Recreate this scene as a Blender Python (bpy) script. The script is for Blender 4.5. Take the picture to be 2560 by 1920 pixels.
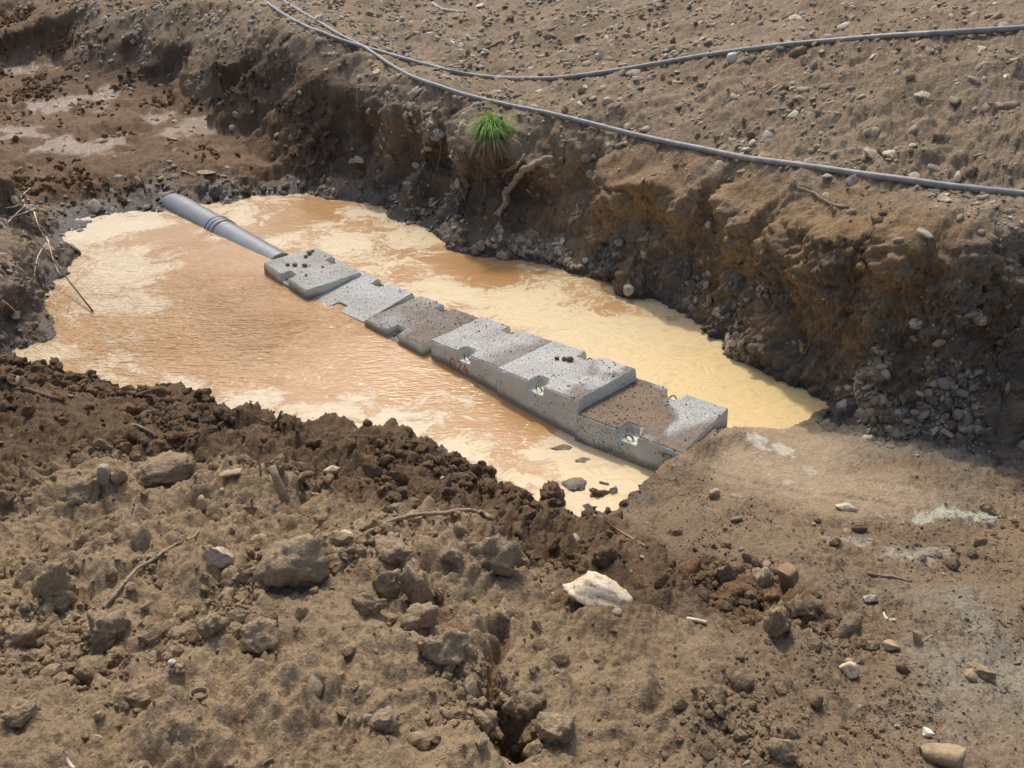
import bpy, bmesh, math, random
import numpy as np
from mathutils import Vector, Matrix
from mathutils.geometry import delaunay_2d_cdt

for o in list(bpy.data.objects): bpy.data.objects.remove(o)
SC = bpy.context.scene
COL = SC.collection
R = math.radians
rng = np.random.default_rng(11)
random.seed(11)

# ------------------------------------------------------------------ camera, sky, sun
CAM_H, FPX, HOR = 5.0, 2200.0, -300.0            # camera height over the water, focal length in photo pixels, horizon row
PITCH = math.atan((960 - HOR) / FPX)
cam_d = bpy.data.cameras.new('camera'); cam = bpy.data.objects.new('camera', cam_d); COL.objects.link(cam)
cam_d.sensor_width = 36; cam_d.lens = 36 * FPX / 2560; cam_d.clip_start = 0.05; cam_d.clip_end = 400
cam.location = (0, 0, CAM_H); cam.rotation_euler = (math.pi / 2 - PITCH, 0, 0)
SC.camera = cam

SUN_EL, SUN_AZ = R(54), R(-10)                     # azimuth measured from +Y, negative to the left
world = bpy.data.worlds.new('World'); SC.world = world; world.use_nodes = True
wn = world.node_tree.nodes; wl = world.node_tree.links
sky = wn.new('ShaderNodeTexSky'); sky.sky_type = 'NISHITA'; sky.sun_disc = False
sky.sun_elevation = SUN_EL; sky.sun_rotation = SUN_AZ
sky.air_density = 1.0; sky.dust_density = 4.0; sky.ozone_density = 1.0
wl.new(sky.outputs[0], wn['Background'].inputs[0]); wn['Background'].inputs[1].default_value = 0.15
sun_d = bpy.data.lights.new('sun', 'SUN'); sun = bpy.data.objects.new('sun', sun_d); COL.objects.link(sun)
sun_d.energy = 1.9; sun_d.angle = R(2.5); sun_d.color = (1.0, 0.94, 0.84)
sdir = Vector((math.sin(SUN_AZ) * math.cos(SUN_EL), math.cos(SUN_AZ) * math.cos(SUN_EL), math.sin(SUN_EL)))
sun.rotation_euler = sdir.to_track_quat('Z', 'Y').to_euler()
sun.location = sdir * 40
SC.view_settings.view_transform = 'Standard'; SC.view_settings.look = 'None'
SC.view_settings.exposure = 0.42; SC.view_settings.gamma = 1.0

# ------------------------------------------------------------------ pixel rays
cp, sp = math.cos(PITCH), math.sin(PITCH)
def ray(px, py):
    u = (px - 1280) / FPX; v = -(py - 960) / FPX
    return np.array([u, cp + v * sp, -sp + v * cp])
def P(px, py, z):                                  # point at height z
    d = ray(px, py); t = (z - CAM_H) / d[2]
    return np.array([d[0] * t, d[1] * t, z])
def Q(px, py, Y):                                  # point at ground distance Y
    d = ray(px, py); t = Y / d[1]
    return np.array([d[0] * t, Y, CAM_H + d[2] * t])

# ------------------------------------------------------------------ numpy noise
_perm = {}
def perlin(p, seed=0):
    if seed not in _perm:
        r = np.random.default_rng(1000 + seed)
        t = r.permutation(256).astype(np.int32); t = np.concatenate([t, t, t])
        g = r.normal(size=(256, 3)).astype(np.float32); g /= np.linalg.norm(g, axis=1)[:, None]
        _perm[seed] = (t, g)
    t, g = _perm[seed]
    p = p.astype(np.float32); i = np.floor(p).astype(np.int32); f = p - i; i &= 255
    u = f * f * f * (f * (f * 6 - 15) + 10)
    out = np.zeros(len(p), np.float32)
    for dx in (0, 1):
        wx = u[:, 0] if dx else 1 - u[:, 0]; hx = t[i[:, 0] + dx]
        for dy in (0, 1):
            wy = wx * (u[:, 1] if dy else 1 - u[:, 1]); hy = t[hx + i[:, 1] + dy]
            for dz in (0, 1):
                w = wy * (u[:, 2] if dz else 1 - u[:, 2]); h = t[hy + i[:, 2] + dz]
                gg = g[h & 255]
                out += w * (gg[:, 0] * (f[:, 0] - dx) + gg[:, 1] * (f[:, 1] - dy) + gg[:, 2] * (f[:, 2] - dz))
    return out * 1.5
def fbm(p, freq, octv, seed=0, gain=.5, lac=2.1, billow=False):
    s = np.zeros(len(p), np.float32); a = 1.0
    for k in range(octv):
        n = perlin(p * freq + 17.3 * k, seed + k)
        s += a * (np.abs(n) * 2 - .5 if billow else n)
        a *= gain; freq *= lac
    return s
def sstep(a, b, x):
    t = np.clip((x - a) / (b - a), 0, 1); return t * t * (3 - 2 * t)

# ------------------------------------------------------------------ materials
def mat(name):
    m = bpy.data.materials.new(name); m.use_nodes = True
    nt = m.node_tree; b = nt.nodes['Principled BSDF']; return m, nt, b, nt.nodes, nt.links
def noise_node(N, L, scale, detail=4, rough=.6, vec=None, dist=0):
    n = N.new('ShaderNodeTexNoise'); n.inputs['Scale'].default_value = scale; n.inputs['Detail'].default_value = detail
    n.inputs['Roughness'].default_value = rough; n.inputs['Distortion'].default_value = dist
    if vec is not None: L.new(vec, n.inputs['Vector'])
    return n
def ramp(N, L, fac, stops):
    r = N.new('ShaderNodeValToRGB'); e = r.color_ramp.elements
    while len(e) < len(stops): e.new(.5)
    for k, (pos, c) in enumerate(stops):
        e[k].position = pos; e[k].color = c if len(c) == 4 else (*c, 1)
    L.new(fac, r.inputs[0]); return r
def mixc(N, L, a, b, fac, mode='MIX'):
    n = N.new('ShaderNodeMix'); n.data_type = 'RGBA'; n.blend_type = mode
    for s, v in ((6, a), (7, b)):
        if hasattr(v, 'is_linked') or hasattr(v, 'links'): L.new(v, n.inputs[s])
        else: n.inputs[s].default_value = (*v, 1) if len(v) == 3 else v
    if isinstance(fac, (int, float)): n.inputs[0].default_value = fac
    else: L.new(fac, n.inputs[0])
    return n.outputs[2]
def math_node(N, L, op, a, b=None):
    n = N.new('ShaderNodeMath'); n.operation = op
    for k, v in ((0, a), (1, b)):
        if v is None: continue
        if isinstance(v, (int, float)): n.inputs[k].default_value = v
        else: L.new(v, n.inputs[k])
    return n.outputs[0]
def coords(N, kind='Object'):
    return N.new('ShaderNodeTexCoord').outputs[kind]

def soil_material(name, bump_scale=1.0):
    """soil whose colour (Col) and moisture (Col alpha) are stored per vertex"""
    m, nt, b, N, L = mat(name)
    a = N.new('ShaderNodeVertexColor'); a.layer_name = 'Col'
    co = N.new('ShaderNodeNewGeometry').outputs['Position']
    n1 = noise_node(N, L, 38, 6, .68, co); n2 = noise_node(N, L, 160, 4, .7, co)
    v1 = ramp(N, L, n1.outputs[0], [(.28, (.66, .64, .62)), (.72, (1.3, 1.3, 1.3))])
    c = mixc(N, L, a.outputs[0], v1.outputs[0], 1.0, 'MULTIPLY')
    v2 = ramp(N, L, n2.outputs[0], [(.3, (.75, .75, .74)), (.7, (1.22, 1.22, 1.22))])
    c = mixc(N, L, c, v2.outputs[0], 1.0, 'MULTIPLY')
    # small pale grit
    vo = N.new('ShaderNodeTexVoronoi'); vo.inputs['Scale'].default_value = 55; L.new(co, vo.inputs['Vector'])
    sp_ = ramp(N, L, vo.outputs['Distance'], [(.0, (1, 1, 1)), (.2, (1, 1, 1)), (.26, (0, 0, 0))])
    pick = N.new('ShaderNodeSeparateColor'); L.new(vo.outputs['Color'], pick.inputs[0])
    gsel = math_node(N, L, 'GREATER_THAN', pick.outputs[0], .86)
    gm = math_node(N, L, 'MULTIPLY', gsel, sp_.outputs[0])
    gm = math_node(N, L, 'MULTIPLY', gm, .55)
    c = mixc(N, L, c, (.42, .37, .30), gm)
    L.new(c, b.inputs['Base Color'])
    wr = N.new('ShaderNodeMapRange'); L.new(a.outputs[1], wr.inputs[0])
    wr.inputs[3].default_value = .97; wr.inputs[4].default_value = .14
    nr = noise_node(N, L, 22, 3, .6, co)
    rr = math_node(N, L, 'ADD', wr.outputs[0], math_node(N, L, 'MULTIPLY', math_node(N, L, 'SUBTRACT', nr.outputs[0], .5), .45))
    cl = N.new('ShaderNodeClamp'); L.new(rr, cl.inputs[0]); cl.inputs[1].default_value = .07
    L.new(cl.outputs[0], b.inputs['Roughness'])
    sr = N.new('ShaderNodeMapRange'); L.new(a.outputs[1], sr.inputs[0]); sr.inputs[3].default_value = .12; sr.inputs[4].default_value = .7
    L.new(sr.outputs[0], b.inputs['Specular IOR Level'])
    n3 = noise_node(N, L, 13, 4, .7, co)
    h = math_node(N, L, 'ADD', math_node(N, L, 'MULTIPLY', n3.outputs[0], 2.2), math_node(N, L, 'MULTIPLY', n1.outputs[0], 1.0))
    h = math_node(N, L, 'ADD', h, math_node(N, L, 'MULTIPLY', n2.outputs[0], .35))
    bp = N.new('ShaderNodeBump'); bp.inputs['Strength'].default_value = .9 * bump_scale; bp.inputs['Distance'].default_value = .022
    L.new(h, bp.inputs['Height']); L.new(bp.outputs[0], b.inputs['Normal'])
    return m
M_SOIL = soil_material('soil')
M_CLOD = soil_material('clod_soil', 1.15)

def stone_material():
    m, nt, b, N, L = mat('stone')
    a = N.new('ShaderNodeVertexColor'); a.layer_name = 'Col'
    co = N.new('ShaderNodeNewGeometry').outputs['Position']; oi = N.new('ShaderNodeObjectInfo')
    tint = ramp(N, L, oi.outputs['Random'], [(0, (.72, .68, .62)), (.35, (.95, .92, .86)), (.7, (1.08, 1.0, .9)), (1, (1.25, 1.22, 1.15))])
    c = mixc(N, L, a.outputs[0], tint.outputs[0], .7, 'MULTIPLY')
    n1 = noise_node(N, L, 60, 6, .7, co); n2 = noise_node(N, L, 17, 4, .65, co)
    v1 = ramp(N, L, n1.outputs[0], [(.3, (.7, .69, .66)), (.7, (1.2, 1.2, 1.18))])
    c = mixc(N, L, c, v1.outputs[0], 1.0, 'MULTIPLY')
    d = ramp(N, L, n2.outputs[0], [(.46, (.06, .06, .06)), (.64, (.7, .7, .7))])
    c = mixc(N, L, c, (.19, .135, .085), d.outputs[0])
    L.new(c, b.inputs['Base Color']); b.inputs['Roughness'].default_value = .88; b.inputs['Specular IOR Level'].default_value = .25
    bp = N.new('ShaderNodeBump'); bp.inputs['Strength'].default_value = .5; bp.inputs['Distance'].default_value = .01
    L.new(n1.outputs[0], bp.inputs['Height']); L.new(bp.outputs[0], b.inputs['Normal'])
    return m
M_STONE = stone_material()

def simple_mat(name, col, rough=.85, nscale=30, var=.35, bump=.4, spec=.3, dist=.006):
    m, nt, b, N, L = mat(name)
    co = coords(N); n = noise_node(N, L, nscale, 5, .65, co)
    r = ramp(N, L, n.outputs[0], [(.28, tuple(x * (1 - var) for x in col)), (.72, tuple(x * (1 + var) for x in col))])
    L.new(r.outputs[0], b.inputs['Base Color']); b.inputs['Roughness'].default_value = rough; b.inputs['Specular IOR Level'].default_value = spec
    bp = N.new('ShaderNodeBump'); bp.inputs['Strength'].default_value = bump; bp.inputs['Distance'].default_value = dist
    L.new(n.outputs[0], bp.inputs['Height']); L.new(bp.outputs[0], b.inputs['Normal'])
    return m
M_ROOT = simple_mat('dry_root', (.27, .20, .13), .9, 40, .4)
M_ROOTD = simple_mat('dark_root', (.12, .085, .055), .85, 40, .4)
M_TWIGW = simple_mat('bleached_twig', (.55, .48, .37), .8, 40, .25)
M_HOSE = simple_mat('hose_plastic', (.225, .22, .205), .55, 9, .4, .1, .5)
M_REBAR = simple_mat('rebar', (.19, .13, .09), .7, 60, .4)
M_PAINT = simple_mat('red_spray_paint', (.52, .15, .10), .8, 45, .35)

# ------------------------------------------------------------------ mesh helpers
def new_obj(name, verts, faces, material, parent=None, smooth=True, loc=None):
    me = bpy.data.meshes.new(name)
    verts = np.asarray(verts, np.float32)
    if isinstance(faces, np.ndarray):
        nf, k = faces.shape
        me.vertices.add(len(verts)); me.vertices.foreach_set('co', verts.ravel())
        me.loops.add(nf * k); me.loops.foreach_set('vertex_index', faces.astype(np.int32).ravel())
        me.polygons.add(nf); me.polygons.foreach_set('loop_start', np.arange(0, nf * k, k, dtype=np.int32))
        me.update(calc_edges=True); me.validate()
    else:
        me.from_pydata(verts.tolist(), [], [list(f) for f in faces])
    me.polygons.foreach_set('use_smooth', np.full(len(me.polygons), smooth, bool))
    me.materials.append(material)
    o = bpy.data.objects.new(name, me); COL.objects.link(o)
    if loc is not None: o.location = loc
    if parent is not None: o.parent = parent
    return o
def set_col(o, rgba):
    me = o.data; at = me.color_attributes.new('Col', 'FLOAT_COLOR', 'POINT')
    arr = np.asarray(rgba, np.float32)
    if arr.ndim == 1: arr = np.tile(arr, (len(me.vertices), 1))
    at.data.foreach_set('color', arr.ravel())
def tag(o, label=None, cat=None, group=None, kind=None):
    if label: o['label'] = label
    if cat: o['category'] = cat
    if group: o['group'] = group
    if kind: o['kind'] = kind
    return o
def empty(name, loc):
    o = bpy.data.objects.new(name, None); COL.objects.link(o); o.location = loc; o.empty_display_size = .1; return o

# ------------------------------------------------------------------ the terrain
# soil kinds: colour, clod amplitude, wetness, gravel
KIND = {
 'D': ((.305, .224, .136), 1.20, .00, .22),        # dry tan spoil
 'M': ((.138, .091, .053), 1.55, .06, .15),        # freshly dug moist soil
 'R': ((.165, .098, .050), .85, .22, .20),         # reddish trench soil
 'W': ((.115, .096, .078), .55, .85, 1.0),         # wet gravel
 'B': ((.190, .142, .096), .60, .14, 1.1),         # damp gravel at the foot of the bank
 'G': ((.285, .215, .145), .55, .00, .75),         # dry gravelly slope
 'O': ((.300, .198, .106), .50, .00, .08),         # ochre loam of the cut
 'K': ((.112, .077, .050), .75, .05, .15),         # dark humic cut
 'S': ((.385, .290, .180), .05, .34, .00),         # smeared smooth mud
 'P': ((.225, .163, .102), .52, .06, .22),         # trampled plain
 'C': ((.265, .235, .180), .45, .00, .45),         # greyish clay
 'U': ((.120, .080, .045), .10, .50, .00),         # under water
}
CP = []
def add(kind, *pts):
    for p in pts: CP.append((p[0], p[1], p[2], kind))
shore_far = [(30,880),(140,770),(165,690),(150,600),(190,545),(300,530),(420,530),(520,508),(640,490),(760,483),(890,505),(950,520),(1080,580),(1180,640),(1330,655),(1460,690),(1560,710),(1640,745),(1730,800),(1800,850),(1890,920),(1980,975),(2070,1010),(2105,1060)]
add('W', *[P(x, y, 0) for x, y in shore_far])
# pond floor
add('U', *[np.array([x, y, z]) for x, y, z in [(-6.0,11,-.5),(-5,9.7,-.5),(-6.3,13.4,-.4),(-5,13.6,-.5),(-3.5,14.8,-.5),(-2.6,13.9,-.5),(-1.2,12.4,-.5),(.3,11.6,-.5),(1.2,10.8,-.5),(2.0,9.5,-.5),(2.75,8.5,-.4),(-3.5,9.2,-.5),(-1.5,8.6,-.5),(.3,7.2,-.35),(-2,11,-.7),(0,9,-.7),(1.3,7.75,-.6)]])
# near shore, hidden behind the spoil bank
add('M', *[np.array([x, y, 0.]) for x, y in [(-6.6,9.2),(-5.9,9.1),(-4.6,8.8),(-3.5,8.35),(-2.7,8.0),(-1.95,7.85),(-1.2,7.75),(-.7,7.4),(-.35,7.1),(.08,6.78),(.5,6.52),(.98,6.5)]])
# spoil bank crest
add('M', P(-150,880,.7), P(0,895,.6), P(150,930,.6), P(370,975,.55), P(480,1030,.5), P(720,1055,.42), P(930,1068,.38), P(1060,1120,.28), P(1170,1178,.18), P(1260,1235,.1), P(1420,1270,.05))
add('M', P(-100,1000,.8), P(0,1000,.75), P(200,1060,.78), P(500,1110,.75), P(800,1150,.62), P(1000,1200,.58), P(1200,1290,.55), P(1400,1350,.5), P(1530,1320,.3), P(0,1230,1.0), P(60,1150,.9), P(430,1130,.85), P(700,1200,.85), P(1050,1255,.75), P(1330,1420,.85))
# dry mounds
add('D', P(-60,1420,1.4), P(30,1370,1.38), P(150,1210,1.34), P(270,1130,1.3), P(450,1165,1.26), P(620,1215,1.2), P(740,1270,1.2), P(870,1310,1.3), P(960,1325,1.38), P(1150,1330,1.36), P(1260,1420,1.32), P(1330,1500,1.35))
add('D', P(0,1920,2.0), P(640,1920,1.9), P(1280,1920,1.78), P(100,1600,1.62), P(400,1600,1.62), P(400,1400,1.45), P(700,1450,1.5), P(900,1600,1.68), P(1100,1500,1.55), P(1300,1650,1.62), P(1500,1650,1.5), P(700,1750,1.8), P(1500,1780,1.6), P(-200,1700,1.8))
add('P', P(1900,1920,1.6), P(2560,1920,1.3), P(2800,1920,1.2), P(1900,1600,1.2), P(2300,1600,1.0), P(2560,1600,.9), P(2100,1750,1.28))
add('M', P(1500,1450,1.1), P(1700,1450,.92), P(1650,1560,1.2), P(1450,1400,.85), P(1850,1480,.9))
add('P', P(2000,1420,.68), P(2300,1450,.65), P(2560,1450,.6), P(2800,1500,.6), P(1600,1300,.3), P(1800,1270,.3), P(2000,1300,.36), P(2300,1280,.32), P(2560,1280,.32), P(1560,1262,.08), P(1640,1215,.1), P(2450,1200,.22), P(2560,1220,.25))
add('C', P(2400,1520,.8), P(2480,1620,.95), P(2350,1250,.28), P(2420,1660,1.02))
# smeared mud apron at the end of the row of blocks
add('S', P(1780,1150,.2), P(1885,1074,.12), P(1980,1075,.11), P(2090,1078,.11), P(1770,1190,.2), P(2100,1150,.18), P(2110,1215,.22), P(1900,1200,.22), P(2330,1235,.26), P(2200,1250,.27), P(1960,1130,.17), P(1830,1100,.17))
add('P', P(1688,1150,.29), P(1745,1108,.33), P(1722,1190,.24), P(1665,1195,.08), P(1835,1060,.31))
add('U', np.array([2.3,7.2,-.1])*0 + P(1700,1080,-.3), P(1620,1110,-.5), P(1880,1050,-.35), P(2000,1045,-.35))
add('W', P(2150,1075,.05), P(2230,1100,.1), P(2350,1110,.1), P(2480,1140,.07), P(2600,1150,.06), P(2300,1070,.12))
add('C', P(2250,1125,.2), P(2400,1165,.2))
add('P', P(2200,1160,.24), P(2320,1180,.22), P(2700,1230,.25))
# right bank: damp talus, cut face, brow
add('B', P(1460,600,.42), P(1600,622,.56), P(1750,662,.62), P(1900,745,.72), P(2050,805,.82), P(2200,862,.82), P(2400,905,.78), P(2560,932,.74), P(2750,960,.72))
add('B', P(1560,690,.1), P(1740,770,.14), P(1900,845,.3), P(2050,920,.34), P(2200,960,.42), P(2400,1000,.4), P(2560,1030,.36))
add('B', P(2200,1050,.14), P(2400,1075,.14), P(2560,1105,.12), P(2750,1130,.12))
def Ytal(px): return np.interp(px, [1290,1400,1460,1600,1750,1900,2050,2200,2400,2560,2750], [13.2,12.7,12.2,11.45,10.75,9.45,8.72,8.08,7.75,7.6,7.5])
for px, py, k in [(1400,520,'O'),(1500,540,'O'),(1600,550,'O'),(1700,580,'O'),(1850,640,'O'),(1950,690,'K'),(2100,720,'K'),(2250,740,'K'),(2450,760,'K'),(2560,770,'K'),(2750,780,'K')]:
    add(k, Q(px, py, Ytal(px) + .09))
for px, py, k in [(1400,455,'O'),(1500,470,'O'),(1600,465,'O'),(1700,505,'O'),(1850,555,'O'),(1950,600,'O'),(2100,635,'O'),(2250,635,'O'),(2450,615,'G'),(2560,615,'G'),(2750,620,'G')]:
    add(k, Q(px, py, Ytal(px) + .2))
add('O', Q(1500,430,12.35), Q(1650,430,11.6), Q(1800,500,10.6), Q(2000,540,9.45))
add('O', Q(2200,560,8.7), Q(2380,560,8.25)); add('G', Q(2300,520,8.6), Q(2500,540,8.2))
add('G', Q(2560,482,8.5), Q(2750,485,8.3), Q(2270,450,9.2), Q(2067,421,9.9), Q(1863,393,11.0), Q(1700,360,12.0), Q(1530,322,12.9), Q(1370,281,13.8), Q(1166,236,14.9), Q(1028,191,15.8), Q(910,125,17.2))
add('G', Q(2560,69,11.2), Q(2800,50,11.0), Q(2270,87,11.9), Q(2067,102,12.6), Q(1863,124,13.4), Q(1700,150,14.2), Q(1451,189,15.2), Q(1308,197,15.9), Q(1190,189,16.6), Q(1060,159,17.3), Q(950,125,17.9))
add('G', Q(2560,0,12.6), Q(2800,0,12.6), Q(2200,0,14.5), Q(1700,0,18.2), Q(1280,0,21), Q(1000,0,21.8), Q(800,30,20.3), Q(1000,80,19.2), Q(1280,100,18.2), Q(1500,100,17.0), Q(2000,50,14.4), Q(2400,250,10.0), Q(2000,260,11.4), Q(1700,260,12.9))
# left part of the far bank: lip, cut, foot
LIP = [(690,52,19.6),(780,85,18.2),(860,135,17.0),(930,200,16.3),(1000,250,15.6),(1080,290,14.85),(1180,310,13.8),(1290,370,13.4)]
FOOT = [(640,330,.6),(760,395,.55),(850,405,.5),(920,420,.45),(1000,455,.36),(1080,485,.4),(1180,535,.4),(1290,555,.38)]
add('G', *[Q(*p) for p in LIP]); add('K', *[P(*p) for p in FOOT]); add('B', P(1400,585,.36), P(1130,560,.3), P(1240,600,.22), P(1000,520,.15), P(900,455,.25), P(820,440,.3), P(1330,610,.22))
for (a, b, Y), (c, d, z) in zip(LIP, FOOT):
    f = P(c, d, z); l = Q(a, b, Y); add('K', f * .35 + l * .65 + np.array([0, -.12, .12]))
# sloping bank upper left
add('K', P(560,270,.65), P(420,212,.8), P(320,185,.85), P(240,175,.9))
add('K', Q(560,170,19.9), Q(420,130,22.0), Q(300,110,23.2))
add('G', Q(620,90,20.3), Q(500,90,21.5), Q(380,60,23.3), Q(560,0,22.3), Q(430,0,23.6), Q(250,40,24.6), Q(240,0,25.3))
add('R', P(0,95,1.0), P(120,130,.95), Q(0,40,26.5), Q(100,50,25.5), Q(0,0,27.4), Q(140,0,26.6), Q(180,100,24.4), P(-200,90,1.0))
# trench floor behind the pond
add('R', P(60,470,.3), P(100,430,.36), P(250,420,.45), P(400,400,.5), P(560,410,.45), P(480,450,.35), P(600,440,.3), P(700,430,.3), P(250,480,.22), P(500,370,.56), P(600,360,.5), P(350,350,.55), P(480,320,.52), P(200,330,.55), P(60,370,.5), P(100,270,.58), P(250,250,.62), P(420,260,.66), P(500,270,.66), P(0,300,.55), P(0,200,.62), P(150,180,.7), P(-200,300,.6), P(-200,180,.7))
add('W', P(230,520,.1), P(400,505,.12), P(560,482,.12), P(700,465,.12))
# left bank
add('B', Q(0,410,12.6), Q(-60,430,12.3), Q(55,500,13.1), P(90,600,.4), P(100,690,.35), P(60,780,.3), P(0,840,.2), P(120,540,.12)); add('G', Q(-150,420,12.0), Q(-300,420,12), P(0,600,.9), P(0,700,.75))
# far surroundings
add('G', *[np.array(p) for p in [(-16,2,2.2),(-16,8,2.3),(-16,14,2.0),(-16,34,3.6),(0,34,3.6),(16,34,4.2),(16,20,4.3),(16,10,3.2),(16,5,1.0),(16,-3,1.0),(8,-3,1.2),(-8,26,.9),(-16,26,1.6),(5,24,3.4),(10,18,3.9),(-6,30,3.2),(-12,32,3.2)]])
add('D', *[np.array(p) for p in [(-16,-3,2.2),(-6,-3,2.2),(0,-3,2.2),(4,-3,1.8),(-6,4,1.9),(-6,7,1.2),(-9,6,1.8),(0,0,2.15),(-3,1,2.15),(3,.5,1.75),(6,2,1.0),(8,5,.6)]])

cp_arr = np.array([c[:3] for c in CP])
kinds = [c[3] for c in CP]
chan = np.array([[c[2], *KIND[c[3]][0], *KIND[c[3]][1:]] for c in CP])
res = delaunay_2d_cdt([Vector((c[0], c[1])) for c in CP], [], [], 0, 1e-4)
tv = np.array([[v.x, v.y] for v in res[0]]); orig = [o[0] for o in res[3]]; tch = chan[orig]
GX0, GX1, GY0, GY1, GS = -16.0, 16.0, -3.0, 34.0, .04
gx = np.arange(GX0, GX1 + 1e-6, GS); gy = np.arange(GY0, GY1 + 1e-6, GS)
RAS = np.zeros((len(gy), len(gx), 7), np.float32); RAS[..., 0] = 2
for f in res[2]:
    a, b, c = tv[f[0]], tv[f[1]], tv[f[2]]
    x0, x1 = min(a[0], b[0], c[0]), max(a[0], b[0], c[0]); y0, y1 = min(a[1], b[1], c[1]), max(a[1], b[1], c[1])
    i0, i1 = max(0, int((x0 - GX0) / GS)), min(len(gx), int((x1 - GX0) / GS) + 2)
    j0, j1 = max(0, int((y0 - GY0) / GS)), min(len(gy), int((y1 - GY0) / GS) + 2)
    if i1 <= i0 or j1 <= j0: continue
    X, Y = np.meshgrid(gx[i0:i1], gy[j0:j1])
    det = (b[1]-c[1])*(a[0]-c[0]) + (c[0]-b[0])*(a[1]-c[1])
    if abs(det) < 1e-9: continue
    l1 = ((b[1]-c[1])*(X-c[0]) + (c[0]-b[0])*(Y-c[1])) / det; l2 = ((c[1]-a[1])*(X-c[0]) + (a[0]-c[0])*(Y-c[1])) / det; l3 = 1 - l1 - l2
    msk = (l1 >= -1e-6) & (l2 >= -1e-6) & (l3 >= -1e-6)
    val = l1[..., None]*tch[f[0]] + l2[..., None]*tch[f[1]] + l3[..., None]*tch[f[2]]
    RAS[j0:j1, i0:i1][msk] = val[msk]
def blur(A, r, times=1):
    for _ in range(times):
        for ax in (0, 1):
            pad = [(0, 0)] * A.ndim; pad[ax] = (r, r)
            B = np.pad(A, pad, mode='edge'); out = np.zeros_like(A)
            for k in range(2*r+1):
                sl = [slice(None)] * A.ndim; sl[ax] = slice(k, k + A.shape[ax]); out += B[tuple(sl)]
            A = out / (2*r+1)
    return A
RAS[..., :1] = blur(RAS[..., :1], 2, 1)
RAS[..., 1:] = blur(RAS[..., 1:], 3, 1)
GRY, GRX = np.gradient(RAS[..., 0], GS)
def samp(A, x, y):
    u = np.clip((x - GX0) / GS, 0, len(gx) - 1.001); v = np.clip((y - GY0) / GS, 0, len(gy) - 1.001)
    i = u.astype(int); j = v.astype(int); fu = u - i; fv = v - j
    if A.ndim == 3: fu = fu[:, None]; fv = fv[:, None]
    return (A[j, i]*(1-fu) + A[j, i+1]*fu)*(1-fv) + (A[j+1, i]*(1-fu) + A[j+1, i+1]*fu)*fv

# curvilinear grid: columns fan out with distance, rows crowd where the ground is steep
NC, NR = 860, 760
s_in = np.linspace(-1.06, 1.06, NC); s_out = np.geomspace(1.1, 9, 26)
S = np.concatenate([-s_out[::-1], s_in, s_out])
ys = np.linspace(-1.2, 29.0, 2400)
rows = np.linspace(0, 1, NR)
XX = np.zeros((NR, len(S))); YY = np.zeros((NR, len(S)))
WT = np.zeros((len(S), len(ys)))
for c, s in enumerate(S):
    xs = s * (1.35 + .5 * ys)
    g2 = samp(GRX, xs, ys)**2 + samp(GRY, xs, ys)**2
    WT[c] = np.sqrt(1 + np.minimum(g2, 60)) / np.maximum(1.6, 1.2 + ys) ** 1.12 * np.where(ys < 1.6, .12, 1) 
k = 9
pad = np.pad(WT, ((k, k), (0, 0)), mode='edge'); WT = sum(pad[q:q + len(S)] for q in range(2*k+1)) / (2*k+1)
for c, s in enumerate(S):
    cdf = np.cumsum(WT[c]); cdf = (cdf - cdf[0]) / (cdf[-1] - cdf[0])
    yy = np.interp(rows, cdf, ys); YY[:, c] = yy; XX[:, c] = s * (1.35 + .5 * yy)
far = np.array([31, 35, 42, 60, 95.])[:, None] * np.ones((1, len(S)))
YY = np.vstack([YY, far]); XX = np.vstack([XX, S[None, :] * (1.35 + .5 * far)])
nr, nc = YY.shape
x, y = XX.ravel(), YY.ravel()
z = samp(RAS[..., 0], x, y)
gx_, gy_ = samp(GRX, x, y), samp(GRY, x, y)
slope = np.sqrt(gx_**2 + gy_**2)
nrm = np.stack([-gx_, -gy_, np.ones_like(z)], 1); nrm /= np.linalg.norm(nrm, axis=1)[:, None]
p0 = np.stack([x, y, z], 1)
jit = np.stack([fbm(p0, 1.6, 3, 40), fbm(p0, 1.6, 3, 50)], 1) * .28
ch = samp(RAS[..., 1:], x + jit[:, 0], y + jit[:, 1])
amp_local = samp(RAS[..., 4], x, y)
clod = np.minimum(ch[:, 3], amp_local * 1.6 + .05); wet = ch[:, 4].copy(); grav = ch[:, 5]
steep = sstep(1.0, 2.6, slope)
near_f = sstep(11, 3.5, y)                         # the finest lumps only matter close by
dis = fbm(p0, .9, 2, 3) * (.06 + .05 * clod) * sstep(-.02, .25, z + .12)
bl = fbm(p0, 2.3, 3, 7, .52, 2.15, True)
b2 = fbm(p0, 9.5, 2, 14, .55, 2.2, True)
b3 = fbm(p0, 44, 2, 19, .55, 2.1, True)
patch = sstep(-.5, .6, fbm(p0, .8, 2, 60))
dis += clod * (bl * (.055 + .055 * patch) + b2 * .026 * (.55 + .6 * patch) + b3 * .0065)
dis += (1 - np.minimum(clod, 1)) * (b2 * .006 + b3 * .0025) * sstep(.0, .3, clod + .1)
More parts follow.
